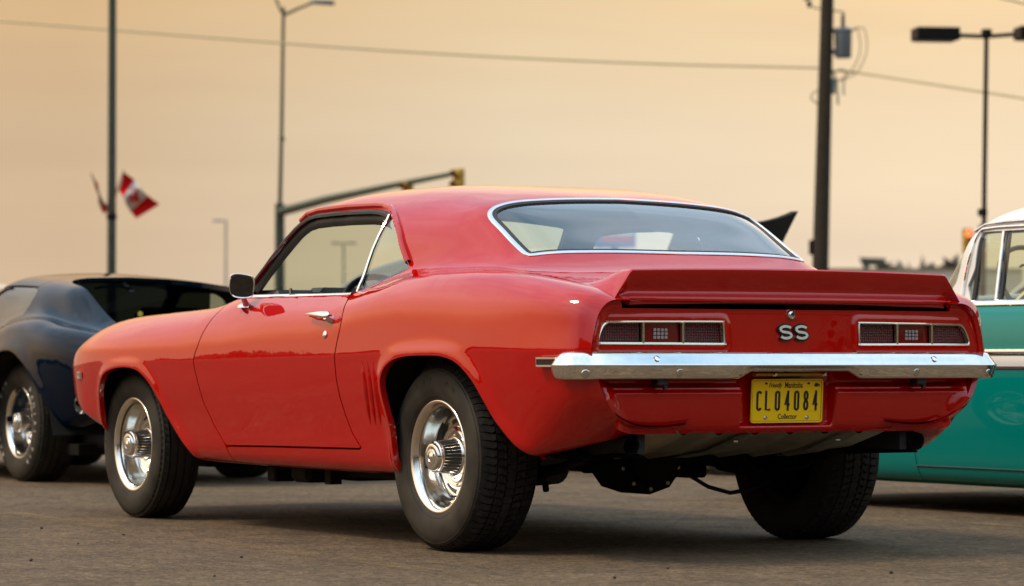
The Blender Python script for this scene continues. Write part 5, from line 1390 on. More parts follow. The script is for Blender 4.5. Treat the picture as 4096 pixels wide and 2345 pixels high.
bstrip('sill_line', -.35, 1.47, .205, .213, mat('dark_gap', (.004, .03, .026), .6), .002)  # thin dark strip drawn along the lower sill line
gq = [bsurf(x, z, .004, 7.2) for x, z in ((-.45, 1.252), (0, 1.268), (.5, 1.279), (.90, 1.283), (1.08, 1.280), (1.155, 1.262), (1.185, 1.15), (1.20, 1.05), (1.20, .96))]
gq = smooth_poly(gq, 4)
for s in (1, -1):
    MB().tube([(x, s*y, z) for x, y, z in gq], .009, 8).build('window_moulding', CHROME, bl)
    a, b_ = bsurf(.965, .953, -.004), bsurf(.990, 1.262, -.004)
    MB().tube([(a[0], s*a[1], a[2]), (b_[0], s*b_[1], b_[2])], .010, 8).build('vent_post', CHROME, bl)
    MB().tube([(a[0]-.022, s*(a[1]-.012), a[2]), (b_[0]-.022, s*(b_[1]-.012), b_[2])], .012, 8).build('vent_seal', RUBSEAL, bl)
    a, b_ = bsurf(1.13, .96, -.016), bsurf(1.14, 1.235, -.016)
    MB().tube([(a[0], s*a[1], a[2]), (b_[0], s*b_[1], b_[2])], .014, 8).build('vent_seal', RUBSEAL, bl)
    rw = [bsurf(x, z, o_, 7.2, 12) for x, z, o_ in ((-.4, 1.284, .004), (.3, 1.296, .006), (.7, 1.308, .006), (1.0, 1.306, .006), (1.14, 1.297, .006), (1.205, 1.270, .004))]
    MB().tube([(x, s*(y+.004), z) for x, y, z in rw], .008, 8).build('drip_rail', CHROME2, bl)
mb = MB().box((.3, 0, .20), (3.2, 1.5, .04)).box((-1.0, 0, .6), (.04, 1.6, .6)).box((1.55, 0, .5), (.05, 1.6, .7))
mb.build('chassis', UNDER, bl, smooth=False)
TEALV = mat('turquoise_vinyl', (.012, .10, .085), .5)
mb = MB()
for s in (1, -1): mb.box((.6, s*.80, .60), (1.9, .04, .62), ch=.01)
mb.box((1.42, 0, .88), (.22, 1.5, .12), ch=.04); mb.build('dashboard', TEALV, bl)
s_ = sub('front_seat', bl); MB().box((.35, 0, .48), (.55, 1.4, .18), ch=.05).build('cushion', TEALV, s_); MB().box((.05, 0, .72), (.16, 1.4, .46), Matrix.Rotation(R(-14), 3, 'Y'), ch=.06).build('backrest', TEALV, s_)
s_ = sub('steering_wheel', bl); c_ = Vector((1.20, .40, 1.03)); n_ = Vector((-.86, 0, .50)).normalized()
MB().tube(ring(c_, n_, .205, 0), .012, 10, False).build('wheel_rim', mat('turquoise_enamel', (.010, .13, .115), .25), s_)
MB().tube(ring(c_, n_, .115, 0, 30, 8, 150, 390), .006, 8).tube([tuple(c_), tuple(c_-n_*.5)], .022, 10).build('horn_ring', CHROME2, s_)
lin = np.where((BT > 7.1) & (bx > -.6) & (bx < 1.0), np.minimum(-sbw, -sbb), -1); skin_obj('headliner', BP-BN*.03, BN, lin, mat('grey_headlining', (.10, .10, .09), .8), bl, 0, True)
arch_house(bl, BFA, .89, .5); arch_house(bl, BRA, .89, .5)
bl_w = bake(wheel_parts(.335, .10, .078, .195, 'rib'))
for x, s in ((2.34, 1), (2.34, -1), (-.80, 1), (-.80, -1)): put_wheel(bl, bl_w, (x, s*.80, .335), s, .3*x)
for e_ in (0, -1):
    V = [tuple(p) for p in BP[e_]]+[tuple(p*np.array([1, -1, 1])) for p in BP[e_][::-1]]; MB().add(V, [tuple(range(len(V)))]).build('end_panel', TEAL, bl, smooth=False)

# ================================================================ background
def at(u, v, d):
    """point at depth d (metres along the view axis) on the sight line through photo pixel (u, v)"""
    q = CAM+(_f+_r*((u-2048)/12442.8)-_u*((v-1172.5)/12442.8))*d
    return np.array(q)
POLE = mat('green_grey_pole', (.045, .055, .042), .5, .2, spec=.3, noise=(4, .5, (.075, .085, .068)))
POLED = mat('dark_green_pole', (.022, .045, .026), .5, .2)
DARK = mat('dark_bronze_paint', (.006, .0055, .006), .5, spec=.15)
WOOD = mat('weathered_wood_pole', (.036, .027, .018), .85, spec=.2, noise=(9, .7, (.058, .046, .032)), bump=(40, .5, .01))
YEL = mat('signal_yellow', (.42, .24, .015), .45)
GALV = mat('grey_metal', (.14, .16, .17), .5, .4)
FRED = mat('flag_red', (.62, .008, .010), .7, spec=.1); FWH = mat('flag_white', (.66, .64, .58), .7)
# left street pole carrying two small flags
lp_ = thing('street_pole', 'tall grey green metal street pole carrying two small flags at left', 'pole', tuple(at(445, 1438, 60)*np.array([1, 1, 0])))
def local(o, p): return tuple(np.array(p)-np.array(o.location))
b0 = at(445, 1438, 60); MB().lathe([(.095, 0), (.085, 3), (.072, 9.5), (.06, 9.6), (0, 9.6)], 20, (0, 0, 0), 'z').build('shaft', POLE, lp_)
MB().lathe([(.16, 0), (.16, .05), (.11, .12)], 20, (0, 0, 0), 'z').build('base_plate', POLE, lp_)
bk = at(443, 866, 60); MB().lathe([(.09, -.06), (.10, -.04), (.10, .04), (.09, .06)], 16, (0, 0, bk[2]), 'z').build('flag_bracket', DARK, lp_)
RR1 = lambda x, y: (x/1.82, 600+y/1.82)
def flag(name, label, staff, hoist, fly, sag):
    f_ = thing(name, label, 'flag', tuple(bk), group='flags on the street pole')
    MB().tube([local(f_, at(*RR1(*q_), 59.9+d_)) for q_, d_ in staff], .014, 8).build('staff', mat('flag_staff', (.16, .12, .06), .5), f_)
    A, B = [np.array(at(*RR1(*q_), 59.9+d_)) for q_, d_ in hoist]; Cc, D = [np.array(at(*RR1(*q_), 59.9+d_)) for q_, d_ in fly]
    def pt(u, v):
        p = (A*(1-v)+B*v)*(1-u)+(Cc*(1-v)+D*v)*u
        p = p+np.array([0, 0, -1.])*sag*math.sin(math.pi*u)*.5+np.array(_f)*.09*math.sin(u*8+v*2)+np.array(_r)*.03*math.sin(u*7)
        return p
    def bandm(u0, u1): return np.array([[local(f_, pt(u, v)) for v in np.linspace(0, 1, 8)] for u in np.linspace(u0, u1, 10)])
    for nm, u0, u1, mt in (('red_band', 0, .25, FRED), ('white_band', .25, .75, FWH), ('red_band', .75, 1, FRED)):
        MB().grid(bandm(u0, u1)).build(nm, mt, f_)
    leaf = [(0, 1), (.18, .62), (.42, .74), (.34, .28), (.58, .52), (.66, .36), (.96, .42), (.84, .12), (.94, .02), (.46, -.38), (.52, -.56), (.06, -.50), (.06, -.95), (-.06, -.95), (-.06, -.50), (-.52, -.56), (-.46, -.38), (-.94, .02), (-.84, .12), (-.96, .42), (-.66, .36), (-.58, .52), (-.34, .28), (-.42, .74), (-.18, .62)]
    for sg in (-1, 1):
        pts_ = [local(f_, pt(.5+.23*x, .5-.45*y)+np.array(_f)*.008*sg) for x, y in leaf]; c_ = local(f_, pt(.5, .5)+np.array(_f)*.008*sg)
        MB().add(pts_+[c_], [(i, (i+1) % len(leaf), len(leaf)) for i in range(len(leaf))]).build('maple_leaf', FRED, f_, smooth=False)
    return f_
flag('canadian_flag', 'red and white maple leaf flag spread out right of the street pole', [((806, 480), .1), ((850, 300), -.1), ((903, 148), -.2)], [((902, 165), -.2), ((858, 296), -.1)], [((1150, 395), .1), ((985, 500), .2)], -.03)
flag('canadian_flag', 'red and white flag hanging folded edge-on left of the street pole', [((800, 480), .1), ((735, 350), 0), ((664, 172), -.2)], [((668, 190), -.2), ((692, 290), -.1)], [((792, 425), .5), ((752, 468), .5)], .02)
# street lamp and traffic signal mast behind the coupe
d2 = 90; b2 = at(1118, 1438, d2); tm = thing('signal_mast', 'dark green street lamp and traffic signal mast behind the red coupe', 'traffic signal', (b2[0], b2[1], 0))
L2 = lambda u, v, dd=0: local(tm, at(u, v, d2+dd))
zt = at(1132, 45, d2)[2]; zj = at(1118, 825, d2)[2]
MB().lathe([(.15, 0), (.14, zj), (.14, zj+.08), (0, zj+.1)], 18, (0, 0, 0), 'z').build('lower_pole', POLE, tm)
MB().tube([(0, 0, zj), L2(1126, 560), L2(1134, 30)], [.062, .055, .045], 12).build('lamp_pole', POLED, tm)
MB().lathe([(.06, -.05), (.085, -.03), (.085, .03), (.06, .05)], 14, L2(1128, 556), 'z').build('collar', POLED, tm)
MB().tube([L2(1134, 62), L2(1190, 36), L2(1255, 10)], [.045, .04, .035], 10).build('lamp_arm', POLED, tm); MB().tube([L2(1134, 62), L2(1120, 36), L2(1098, -20)], .035, 8).build('lamp_arm', POLED, tm)
MB().tube([L2(1235, 12), L2(1258, 8), L2(1330, 12), L2(1340, 13)], [.03, .07, .075, .03], 10).build('lamp_head', GALV, tm); MB().tube([L2(1102, -12), L2(1090, -40), L2(1060, -60)], [.03, .07, .03], 10).build('lamp_head', GALV, tm)
MB().tube([L2(1122, 848), L2(1300, 800, -4), L2(1560, 745, -9), L2(1815, 695, -14)], [.13, .115, .085, .06], 14).build('mast_arm', POLED, tm)
def signal(parent, c, nr, sc=1., lit=None, name='signal_head'):
    nr = Vector(nr).normalized(); t_ = Vector((0, 0, 1)).cross(nr).normalized()
    M_ = np.array([[nr.x, t_.x, 0], [nr.y, t_.y, 0], [0, 0, 1]])
    g_ = sub(name, parent)
    mb = MB().box(c, (.20*sc, .36*sc, 1.05*sc), M_, ch=.03*sc); mb.build('housing', YEL, g_, smooth=False)
    for k, nm in enumerate(('red', 'amber', 'green')):
        cc = Vector(c)+Vector((0, 0, (.33-.33*k)*sc))+nr*.11*sc
        col_ = {'red': (.20, .01, .01), 'amber': (.25, .13, .01), 'green': (.01, .10, .05)}[nm]
        mt = mat(nm+'_signal_lens', col_, .25)
        if lit == nm: mt = mat('lit_'+nm+'_lens', (.9, .1, .03), .3, emit=((1, .16, .05), 2.2))
        mb = MB(); rows = [[tuple(cc+nr*.03*sc*math.cos(R(e))+(t_*math.cos(a)+Vector((0, 0, 1))*math.sin(a))*.13*sc*math.sin(R(e))) for a in np.linspace(0, 2*math.pi, 16, endpoint=False)] for e in (2, 30, 60, 90)]
        mb.grid(np.array(rows), close_v=True).build(nm+'_lens', mt, g_)
        mb = MB(); rows = [[tuple(cc+nr*dd*sc+(t_*math.cos(a)+Vector((0, 0, 1))*math.sin(a))*.145*sc) for a in np.linspace(R(-20), R(200), 14)] for dd in (-.01, .20)]
        mb.grid(np.array(rows)).build('visor', YEL, g_)
c1 = L2(1835, 742, -14); c2 = L2(1632, 790, -10.5)
vd = np.array(at(1835, 742, d2))-np.array(CAM)
signal(tm, c1, (-.35, .93, 0), .78); signal(tm, c2, (-.35, .93, 0), .78)
# small far lamps
def far_lamp(u, vtop, d, label, two=False, w=.10):
    b_ = at(u, 1438, d); o = thing('parking_lot_lamp', label, 'lamp post', (b_[0], b_[1], 0), group='far lamp posts'); h = at(u, vtop, d)[2]
    MB().lathe([(w*.7, 0), (w*.5, h), (0, h)], 12, (0, 0, 0), 'z').build('pole', mat('pale_grey_pole', (.34, .33, .29), .6), o)
    r_ = np.array(_r)*1.
    for s in ((-1, 1) if two else (-1,)): MB().box(tuple(r_*s*.36+np.array([0, 0, h-.05])), (.5, .30, .10), Matrix.Rotation(math.atan2(r_[1], r_[0]), 3, 'Z'), ch=.03).build('lamp_head', MATS['pale_grey_pole'], o)
    return o
far_lamp(902, 878, 140, 'thin pale lamp post between the navy car and the coupe mirror'); far_lamp(1374, 968, 150, 'faint twin-headed lamp post seen through the coupe door window', True)
# wooden utility pole with transformer
d3 = 62; b3 = at(3278, 1438, d3); up_ = thing('utility_pole', 'tall brown wooden utility pole carrying a grey transformer can', 'utility pole', (b3[0], b3[1], 0)); L3 = lambda u, v, dd=0: local(up_, at(u, v, d3+dd))
tp = L3(3312, -120); MB().tube([(0, 0, 0), L3(3282, 1050), L3(3296, 500), tp], [.185, .165, .145, .125], 18).build('shaft', WOOD, up_)
tcx = L3(3372, 170); MB().lathe([(0, -.31), (.155, -.31), (.165, -.28), (.175, .20), (.19, .21), (.19, .25), (.14, .29), (0, .31)], 24, tcx, 'z').build('transformer', GALV, up_, angle=40)
MB().tube([L3(3320, 120), L3(3350, 125)], .05, 8).tube([L3(3318, 205), L3(3350, 210)], .05, 8).build('transformer_bracket', GALV, up_)
MB().lathe([(.035, .30), (.05, .36), (.03, .40), (.05, .45), (.03, .50), (.04, .55), (0, .58)], 12, tcx, 'z').build('bushing', mat('porcelain_brown', (.05, .07, .045), .3), up_)
WIRE = mat('weathered_wire', (.42, .36, .19), .6)
MB().tube(smooth_poly([L3(3378, 60), L3(3370, 48), L3(3345, 44), L3(3250, 30)], 5), .018, 6).build('jumper_wire', WIRE, up_)
for k, off in enumerate((0, 26)):
    MB().tube(smooth_poly([L3(3405, 125), L3(3428+off, 112), L3(3442+off, 190), L3(3425+off, 250), L3(3390+off, 300), L3(3340, 330)], 6), .013, 6).build('service_cable', WIRE, up_)
MB().tube(smooth_poly([L3(3328, 290), L3(3365, 280), L3(3385, 290), L3(3375, 330), L3(3375, 380)], 5), [.02]*20+[.03], 6).build('service_cable', WIRE, up_)
MB().tube(smooth_poly([L3(3330, 285), L3(3345, 320), L3(3350, 370), L3(3352, 420)], 5), .022, 6).build('service_cable', WIRE, up_)
MB().tube(smooth_poly([L3(3275, 360), L3(3250, 375), L3(3246, 395), L3(3272, 418)], 5), .018, 6).build('service_cable', WIRE, up_)
MB().box(L3(3328, 345), (.12, .12, .32), ch=.02).build('splice_box', GALV, up_); MB().box(L3(3250, 990), (.10, .14, .30), ch=.02).build('meter_box', DARK, up_)
MB().tube([L3(3235, 5), L3(3240, 30)], .05, 8).tube([L3(3215, 0), L3(3300, -30)], .03, 6).build('insulator', MATS['porcelain_brown'], up_)
# overhead wires
def wire(label, pts, r):
    o = MB().tube(smooth_poly([tuple(q_) for q_ in pts], 8), r, 6).build('overhead_wire', WIRE); tag(o, label, 'power line', 'overhead wires'); return o
wire('long overhead wire crossing the sky from upper left to the utility pole', [at(-500, 62, 72), at(0, 86, 70), at(700, 140, 68), at(1600, 206, 66), at(2500, 251, 64), at(3277, 272, 62)], .024)
wire('overhead wire running right from the utility pole behind the twin lamp', [at(3330, 284, 62), at(3420, 290, 62), at(3780, 345, 58), at(4096, 394, 55), at(4500, 470, 50)], .022)
wire('short piece of overhead wire in the top right corner', [at(3800, -60, 40), at(4000, -8, 40), at(4110, 20, 40), at(4500, 130, 40)], .012)
# twin-headed parking lot lamp at right
d4 = 50; b4 = at(3930, 1438, d4); tl_ = thing('twin_lamp_post', 'black twin-headed parking lot lamp post rising behind the turquoise sedan', 'lamp post', (b4[0], b4[1], 0)); L4 = lambda u, v, dd=0: local(tl_, at(u, v, d4+dd))
MB().tube([(0, 0, 0), L4(3937, 800), L4(3946, 118)], [.058, .055, .052], 4, True).build('pole', DARK, tl_, smooth=False); MB().box(L4(3946, 132), (.13, .13, .12), ch=.01).build('pole_cap', DARK, tl_)
ra = math.atan2(_r.y, _r.x)
MB().tube([L4(3940, 146), L4(3830, 142)], .035, 8).build('lamp_arm', DARK, tl_); MB().tube([L4(3950, 146), L4(4060, 138)], .035, 8).build('lamp_arm', DARK, tl_)
for u_, v_, dd_ in ((3742, 138, -.25), (4152, 134, .25)):
    hd = sub('lamp_head', tl_)
    MB().box(L4(u_, v_, dd_), (.70, .46, .20), Matrix.Rotation(ra+.12, 3, 'Z'), ch=.015).build('head_box', DARK, hd, smooth=False); c_ = np.array(L4(u_, v_, dd_)); MB().box(tuple(c_-np.array([0, 0, .105])), (.60, .36, .015), Matrix.Rotation(ra+.12, 3, 'Z')).build('head_lens', GALV, hd, smooth=False)
MB().box(L4(3930, 850), (.14, .10, .12), ch=.01).build('pole_box', DARK, tl_)
# red traffic light behind the sedan's windshield
d5 = 108; b5 = at(3925, 1438, d5); sg_ = thing('traffic_light', 'yellow traffic light showing red beside the white roof of the turquoise sedan', 'traffic light', (b5[0], b5[1], 0)); L5 = lambda u, v, dd=0: local(sg_, at(u, v, d5+dd))
zt5 = L5(3925, 900)[2]; MB().lathe([(.10, 0), (.08, zt5), (0, zt5)], 12, (0, 0, 0), 'z').build('pole', POLED, sg_); MB().tube([L5(3925, 940), L5(3880, 940)], .03, 6).build('side_bracket', POLED, sg_)
signal(sg_, L5(3868, 966, -.3), tuple(-np.array(_f)*np.array([1, 1, 0])+np.array(_r)*.25), .86, 'red')
# blue sign beyond, seen through the coupe's windows
d6 = 95; b6 = at(2458, 1438, d6); bs_ = thing('roadside_sign', 'blurred blue sign with white and red bands seen through the coupe rear window', 'sign', (b6[0], b6[1], 0)); L6 = lambda u, v, dd=0: local(bs_, at(u, v, d6+dd))
def sbox(name, u0, v0, u1, v1, dd, th, mt):
    c_ = L6((u0+u1)/2, (v0+v1)/2, dd); w_ = (u1-u0)/12442.8*d6; h_ = (v1-v0)/12442.8*d6
    MB().box(c_, (w_, th, h_), Matrix.Rotation(ra, 3, 'Z')).build(name, mt, bs_, smooth=False)
sbox('sign_board', 2376, 903, 2542, 992, 0, .25, mat('sign_blue', (.02, .10, .36), .5)); sbox('white_band', 2402, 916, 2532, 942, -.14, .03, mat('sign_white', (.75, .74, .72), .5)); sbox('red_band', 2408, 945, 2532, 968, -.14, .03, mat('sign_red', (.55, .03, .04), .5))
MB().tube([(0, 0, 0), L6(2458, 985)], .12, 10).build('post', GALV, bs_)
# dark sign board far off, above the spoiler
d7 = 260; b7 = at(3490, 1438, d7); ds_ = thing('billboard', 'small dark billboard on the horizon above the red spoiler', 'billboard', (b7[0], b7[1], 0)); L7 = lambda u, v, dd=0: local(ds_, at(u, v, d7+dd))
V = [L7(u, v, q_) for q_ in (-.5, .5) for u, v in ((3436, 1030), (3545, 1034), (3535, 1064), (3448, 1062))]
MB().add(V, [(0, 1, 2, 3), (7, 6, 5, 4), (0, 4, 5, 1), (1, 5, 6, 2), (2, 6, 7, 3), (3, 7, 4, 0)]).build('board', mat('dull_green_board', (.055, .065, .05), .7), ds_, smooth=False)
for u in (3465, 3520): MB().tube([L7(u, 1438), L7(u, 1060)], .25, 8).build('post', GALV, ds_)
# long pale shed on the horizon
d8 = 180; sh = thing('long_shed', 'long low pale grey building on the horizon behind the spoiler', 'building', tuple(at(3650, 1438, d8)*np.array([1, 1, 0])))
L8 = lambda u, v, dd=0: local(sh, at(u, v, d8+dd)); hz_ = L8(3650, 1082)[2]; c_ = L8(3650, 1438)
MB().box((c_[0], c_[1], hz_/2), (11.5, 8, hz_), Matrix.Rotation(ra, 3, 'Z')).build('wall', mat('pale_cladding', (.70, .65, .55), .7), sh, smooth=False)
fx = lambda a, b_: tuple(np.array([c_[0], c_[1], 0])+np.array([math.cos(ra), math.sin(ra), 0])*a+np.array([-math.sin(ra), math.cos(ra), 0])*b_)
MB().prism([(-4.3, 0), (4.3, 0), (0, .10)], lambda u, v, w: tuple(np.array(fx(w, u))+np.array([0, 0, hz_+v])), -6, 6).build('roof', mat('grey_roof', (.55, .52, .46), .6), sh, smooth=False)
for k in range(4): MB().box(tuple(np.array(fx(-4.2+2.8*k, -4.0))+np.array([0, 0, 2.2])), (1.6, .1, 1.3), Matrix.Rotation(ra, 3, 'Z')).build('window', mat('dark_pane', (.05, .06, .07), .2), sh, smooth=False)
# hedges and tree belts round the lot: too far to tell the trees apart
FOL = mat('far_foliage', (.060, .070, .035), .9, noise=(.5, .8, (.10, .105, .055)))
FOLH = mat('haze_tinted_foliage', (.12, .115, .08), .9, noise=(.5, .8, (.12, .12, .10)))  # distance haze put into the colour: paler than the foliage itself
def belt(name, a0, a1, rad, h, n, seed, label):
    rg = np.random.default_rng(seed); mb = MB(); c0 = np.array([0., 0.])
    for i in range(n):
        a = R(a0+(a1-a0)*(i+rg.random())/n); rr_ = rad*(1+.10*rg.standard_normal()); hh = h*(.5+.65*rg.random())*(1+.2*math.sin(i*.35)); w_ = h*(.35+.5*rg.random())
        cx, cy = rr_*math.cos(a), rr_*math.sin(a)
        for k in range(7):
            rows = []; r0 = w_*(.35+.35*rg.random()); ox, oy = rg.standard_normal(2)*w_*.45; oz = hh*(.25+.14*k)
            for e in np.linspace(0, math.pi, 5): rows.append([(cx+ox+r0*math.sin(e)*math.cos(t_)*(1+.2*rg.standard_normal()), cy+oy+r0*math.sin(e)*math.sin(t_)*(1+.2*rg.standard_normal()), max(0, oz+r0*.75*math.cos(e)*(1+.2*rg.standard_normal()))) for t_ in np.linspace(0, 2*math.pi, 6, endpoint=False)])
            mb.grid(np.array(rows), close_v=True)
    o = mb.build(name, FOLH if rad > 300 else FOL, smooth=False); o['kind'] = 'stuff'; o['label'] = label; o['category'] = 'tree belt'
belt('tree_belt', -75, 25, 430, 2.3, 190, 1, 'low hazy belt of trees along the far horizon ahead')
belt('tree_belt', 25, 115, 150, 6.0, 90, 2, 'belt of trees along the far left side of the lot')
belt('tree_belt', 115, 285, 95, 13.0, 150, 3, 'unseen tall wood added behind the lot to darken the coupe tail')  # out of view; raised this tall to darken the tail's reflections
def tree(u, v, d, h, label):
    b_ = at(u, 1438, d); o = thing('tree', label, 'tree', (b_[0], b_[1], 0), group='small trees on the horizon'); rg = np.random.default_rng(int(u)); z_ = at(u, v, d)[2]
    MB().tube([(0, 0, 0), (.1, 0, z_*.6)], [.25, .12], 8).build('trunk', WOOD, o); mb = MB()
    for k in range(160):
        a, e, q_ = rg.random()*6.28, rg.random()*3.14, rg.random()**.5; cc = np.array([h*.5*q_*math.sin(e)*math.cos(a), h*.5*q_*math.sin(e)*math.sin(a), z_-h*.5+h*.5*q_*math.cos(e)])
        s_ = .35+.4*rg.random(); n_ = rg.standard_normal((3, 3))*s_
        mb.add([cc+n_[0], cc+n_[1], cc+n_[2]], [(0, 1, 2)])
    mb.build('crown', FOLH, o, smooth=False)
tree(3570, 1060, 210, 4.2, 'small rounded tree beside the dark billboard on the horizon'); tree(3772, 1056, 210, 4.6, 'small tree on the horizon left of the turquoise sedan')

# ================================================================ plain cars farther off
def plain_car(name, label, loc, rz, paint, hood_up=False, tall=0.):
    o = thing(name, label, 'car', loc, rz)
    k = tall
    def l_(yc, zb): return [(yc-.22, zb), (yc-.08, zb+.02), (yc-.02, zb+.15), (yc, zb+.32), (yc, .68)]
    st_ = [(-1.0, l_(.80, .35), [(.80, .68), (.79, .78), (.75, .88), (.68, .92), (.58, .93), (.45, .935), (.25, .94), (0, .94)]),
      (-.55, l_(.88, .25), [(.88, .68), (.87, .80), (.84, .90), (.80, .95), (.72, .99), (.60, 1.02), (.3, 1.03), (0, 1.03)]),
      (-.1, l_(.90, .22), [(.90, .68), (.89, .80), (.86, .90), (.83, .95), (.74, 1.16+k), (.62, 1.27+k), (.3, 1.32+k), (0, 1.33+k)]),
      (.5, l_(.90, .22), [(.90, .68), (.89, .80), (.86, .90), (.83, .95), (.75, 1.20+k), (.63, 1.36+k), (.3, 1.42+k), (0, 1.43+k)]),
      (1.2, l_(.90, .22), [(.90, .68), (.89, .80), (.86, .90), (.83, .95), (.75, 1.19+k), (.64, 1.33+k), (.3, 1.38+k), (0, 1.40+k)]),
      (1.6, l_(.90, .22), [(.90, .68), (.89, .80), (.86, .89), (.83, .94), (.76, 1.05+k*.5), (.68, 1.12+k*.6), (.35, 1.17+k*.6), (0, 1.19+k*.6)]),
      (2.0, l_(.90, .22), [(.90, .68), (.89, .78), (.86, .87), (.82, .91), (.76, .93), (.64, .945), (.35, .955), (0, .96)]),
      (3.0, l_(.87, .25), [(.87, .66), (.86, .73), (.83, .79), (.78, .82), (.70, .835), (.55, .84), (.3, .85), (0, .855)]),
      (3.55, l_(.74, .36), [(.74, .62), (.73, .66), (.69, .70), (.63, .72), (.55, .725), (.42, .73), (.22, .735), (0, .735)])]
    for s_ in st_: s_[1][-1] = s_[2][0]
    Pq, Nq, Tq, Xq, b_ = loft(st_, [2, 4, 5, 6], [4, 5, 4, 6, 6, 6, 6], .04, .06)
    x_, y_, z_ = Pq[..., 0], Pq[..., 1], Pq[..., 2]
    fa = [(2.7+.38*math.cos(R(a)), .33+.38*math.sin(R(a))) for a in range(-30, 211, 15)]; ra_ = [(0+.38*math.cos(R(a)), .33+.38*math.sin(R(a))) for a in range(-30, 211, 15)]
    sw = np.minimum(sd_poly(x_, z_, [(-.35, .97), (.0, 1.16+k*.8), (.3, 1.28+k), (1.15, 1.27+k), (1.75, .97)]), np.minimum((Tq-7.1)*.05, (9-Tq)*.06))
    ws = np.where(Tq > 8.2, sd_poly(x_, y_, [(1.32, -.58), (1.32, .58), (1.92, .68), (1.98, 0), (1.92, -.68)]), -1)
    rwn = np.where(Tq > 8.2, sd_poly(x_, y_, [(.18, -.55), (.18, .55), (-.48, .60), (-.48, -.60)]), -1)
    body = -np.maximum.reduce([sd_poly(x_, z_, fa), sd_poly(x_, z_, ra_), sw, ws, rwn])
    hd = np.where(Tq > 7.2, sd_poly(x_, y_, [(2.05, -.74), (2.05, .74), (3.35, .62), (3.35, -.62)]), -1)
    if hood_up: body = np.minimum(body, -hd)
    skin_obj('body', Pq, Nq, body, paint, o, .02, True)
    for s_ in (1, -1): skin_obj('side_window', Pq-Nq*.01, Nq, sw+.005, SMOKE if hood_up else MATS['green_glass'], o, 0, False, s_)
    skin_obj('windshield', Pq-Nq*.01, Nq, ws+.005, MATS['green_glass'], o, 0, True); skin_obj('rear_window', Pq-Nq*.01, Nq, rwn+.005, MATS['green_glass'], o, 0, True)
    MB().box((1.2, 0, .30), (3.8, 1.4, .1)).box((.7, 0, .55), (1.0, 1.3, .5)).box((1.7, 0, .85), (.2, 1.4, .2)).build('cabin_tub', cab, o, smooth=False)
    for x0, s_ in ((0, 1), (0, -1), (2.7, 1), (2.7, -1)):
        w_ = sub('wheel', o); w_.location = (x0, s_*.83, .33); w_.rotation_euler = (0, 0, math.pi if s_ < 0 else 0)
        for nm, me in bl_w:
            if nm in ('tyre', 'trim_ring', 'centre_disc', 'hub_cap'): link(nm, me, w_)
    arch_house(o, fa, .86, .5); arch_house(o, ra_, .86, .5)
    for e_ in (0, -1):
        V = [tuple(p) for p in Pq[e_]]+[tuple(p*np.array([1, -1, 1])) for p in Pq[e_][::-1]]; MB().add(V, [tuple(range(len(V)))]).build('end_panel', paint, o, smooth=False)
    MB().tube([(-1.03, -.7, .50), (-1.06, 0, .50), (-1.03, .7, .50)], .05, 8).build('rear_bumper', CHROME, o); MB().tube([(3.57, -.68, .48), (3.62, 0, .48), (3.57, .68, .48)], .05, 8).build('front_bumper', CHROME, o)
    return o
hd_a = at(3188, 845, 20)
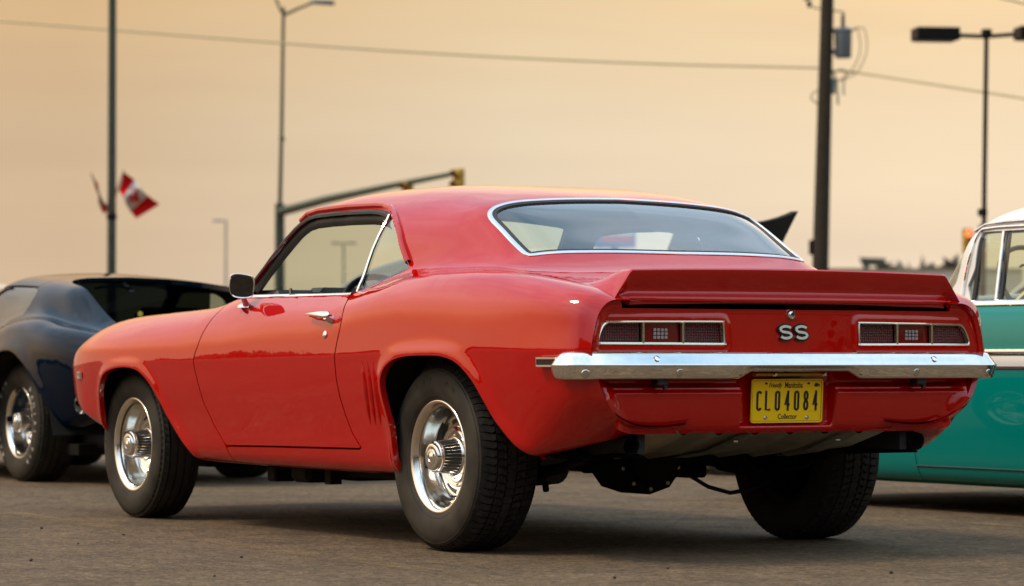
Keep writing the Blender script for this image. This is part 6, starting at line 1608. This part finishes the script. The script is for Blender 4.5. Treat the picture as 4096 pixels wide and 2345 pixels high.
# black car nose-on beyond the coupe, hood standing open
bkc = plain_car('black_car', 'black car beyond the coupe roof with its hood standing open', 'car' and (0, 0, 0), 0, BLACKP, True)
ang = math.atan2(-_f.y, -_f.x)+R(58); bkc.rotation_euler = (0, 0, ang); ca_, sa_ = math.cos(ang), math.sin(ang)
tips = [np.array([ca_*2.35-sa_*y_, sa_*2.35+ca_*y_, 0]) for y_ in (.70, -.70)]; tips.sort(key=lambda q_: q_ @ np.array(_r)); bkc.location = (hd_a[0]-tips[1][0], hd_a[1]-tips[1][1], 0)
zt_ = hd_a[2]
rows = []
for j in np.linspace(0, 1, 10):
    row = []
    for i in np.linspace(-1, 1, 17):
        w_ = .70-.05*(1-j); z_ = .96+(zt_-.96)*j-.10*(1-i*i)*j+.0; x_ = 2.05+.24*j+.07*j*j*abs(i)
        row.append((x_, w_*i, z_))
    rows.append(row)
rows = np.array(rows); back = rows.copy(); back[..., 0] -= .05
hdm = MB().grid(rows).grid(back, flip=True)
edge = lambda a, b_: MB
for sl_ in ((slice(None), 0), (slice(None), -1)):
    hdm.grid(np.stack([rows[sl_], back[sl_]], 1))
hdm.grid(np.stack([rows[-1], back[-1]], 1)); hdm.build('open_hood', UNDER, bkc)
MB().box((2.34, -.45, zt_-.20), (.05, .10, .03), ch=.01).build('hood_glint', mat('gold_glint', (.65, .45, .12), .25, 1.0), bkc)  # small gold box standing in for gold reflections on the hood
# silver sedan past the turquoise one
q = at(3950, 1438, 19); sil = plain_car('silver_car', 'silver car parked beyond, seen through the turquoise sedan windows', (q[0]-1.2, q[1]-1.2, 0), 0, SILV)
# white van at far left
q = at(-150, 1438, 44); vn = thing('white_van', 'plain white van at the left edge beyond the navy car', 'van', (q[0], q[1], 0), math.atan2(_r.y, _r.x))
hv = at(0, 1138, 44)[2]
prof = [(-2.6, .35), (-2.6, hv-.15), (-2.5, hv), (.55, hv), (.62, hv-.06), (.66, .6), (.60, .35)]
MB().prism(prof, lambda u, v, w: (u, w, v), -.9, .9).build('body', WHITE, vn, angle=20)
for k in range(2): MB().box((-1.9+1.2*k, -.905, hv-.45), (.9, .02, .5), ch=.005).build('window', mat('dark_pane', (.05, .06, .07), .2), vn, smooth=False)
MB().box((.665, 0, hv-.4), (.02, 1.4, .5)).build('rear_window', MATS['dark_pane'], vn, smooth=False)
for x0 in (-2.0, .05):
    for s_ in (1, -1):
        w_ = sub('wheel', vn); w_.location = (x0, s_*.91, .33); w_.rotation_euler = (0, 0, math.pi if s_ < 0 else 0)
        for nm, me in bl_w:
            if nm in ('tyre', 'trim_ring', 'hub_cap'): link(nm, me, w_)
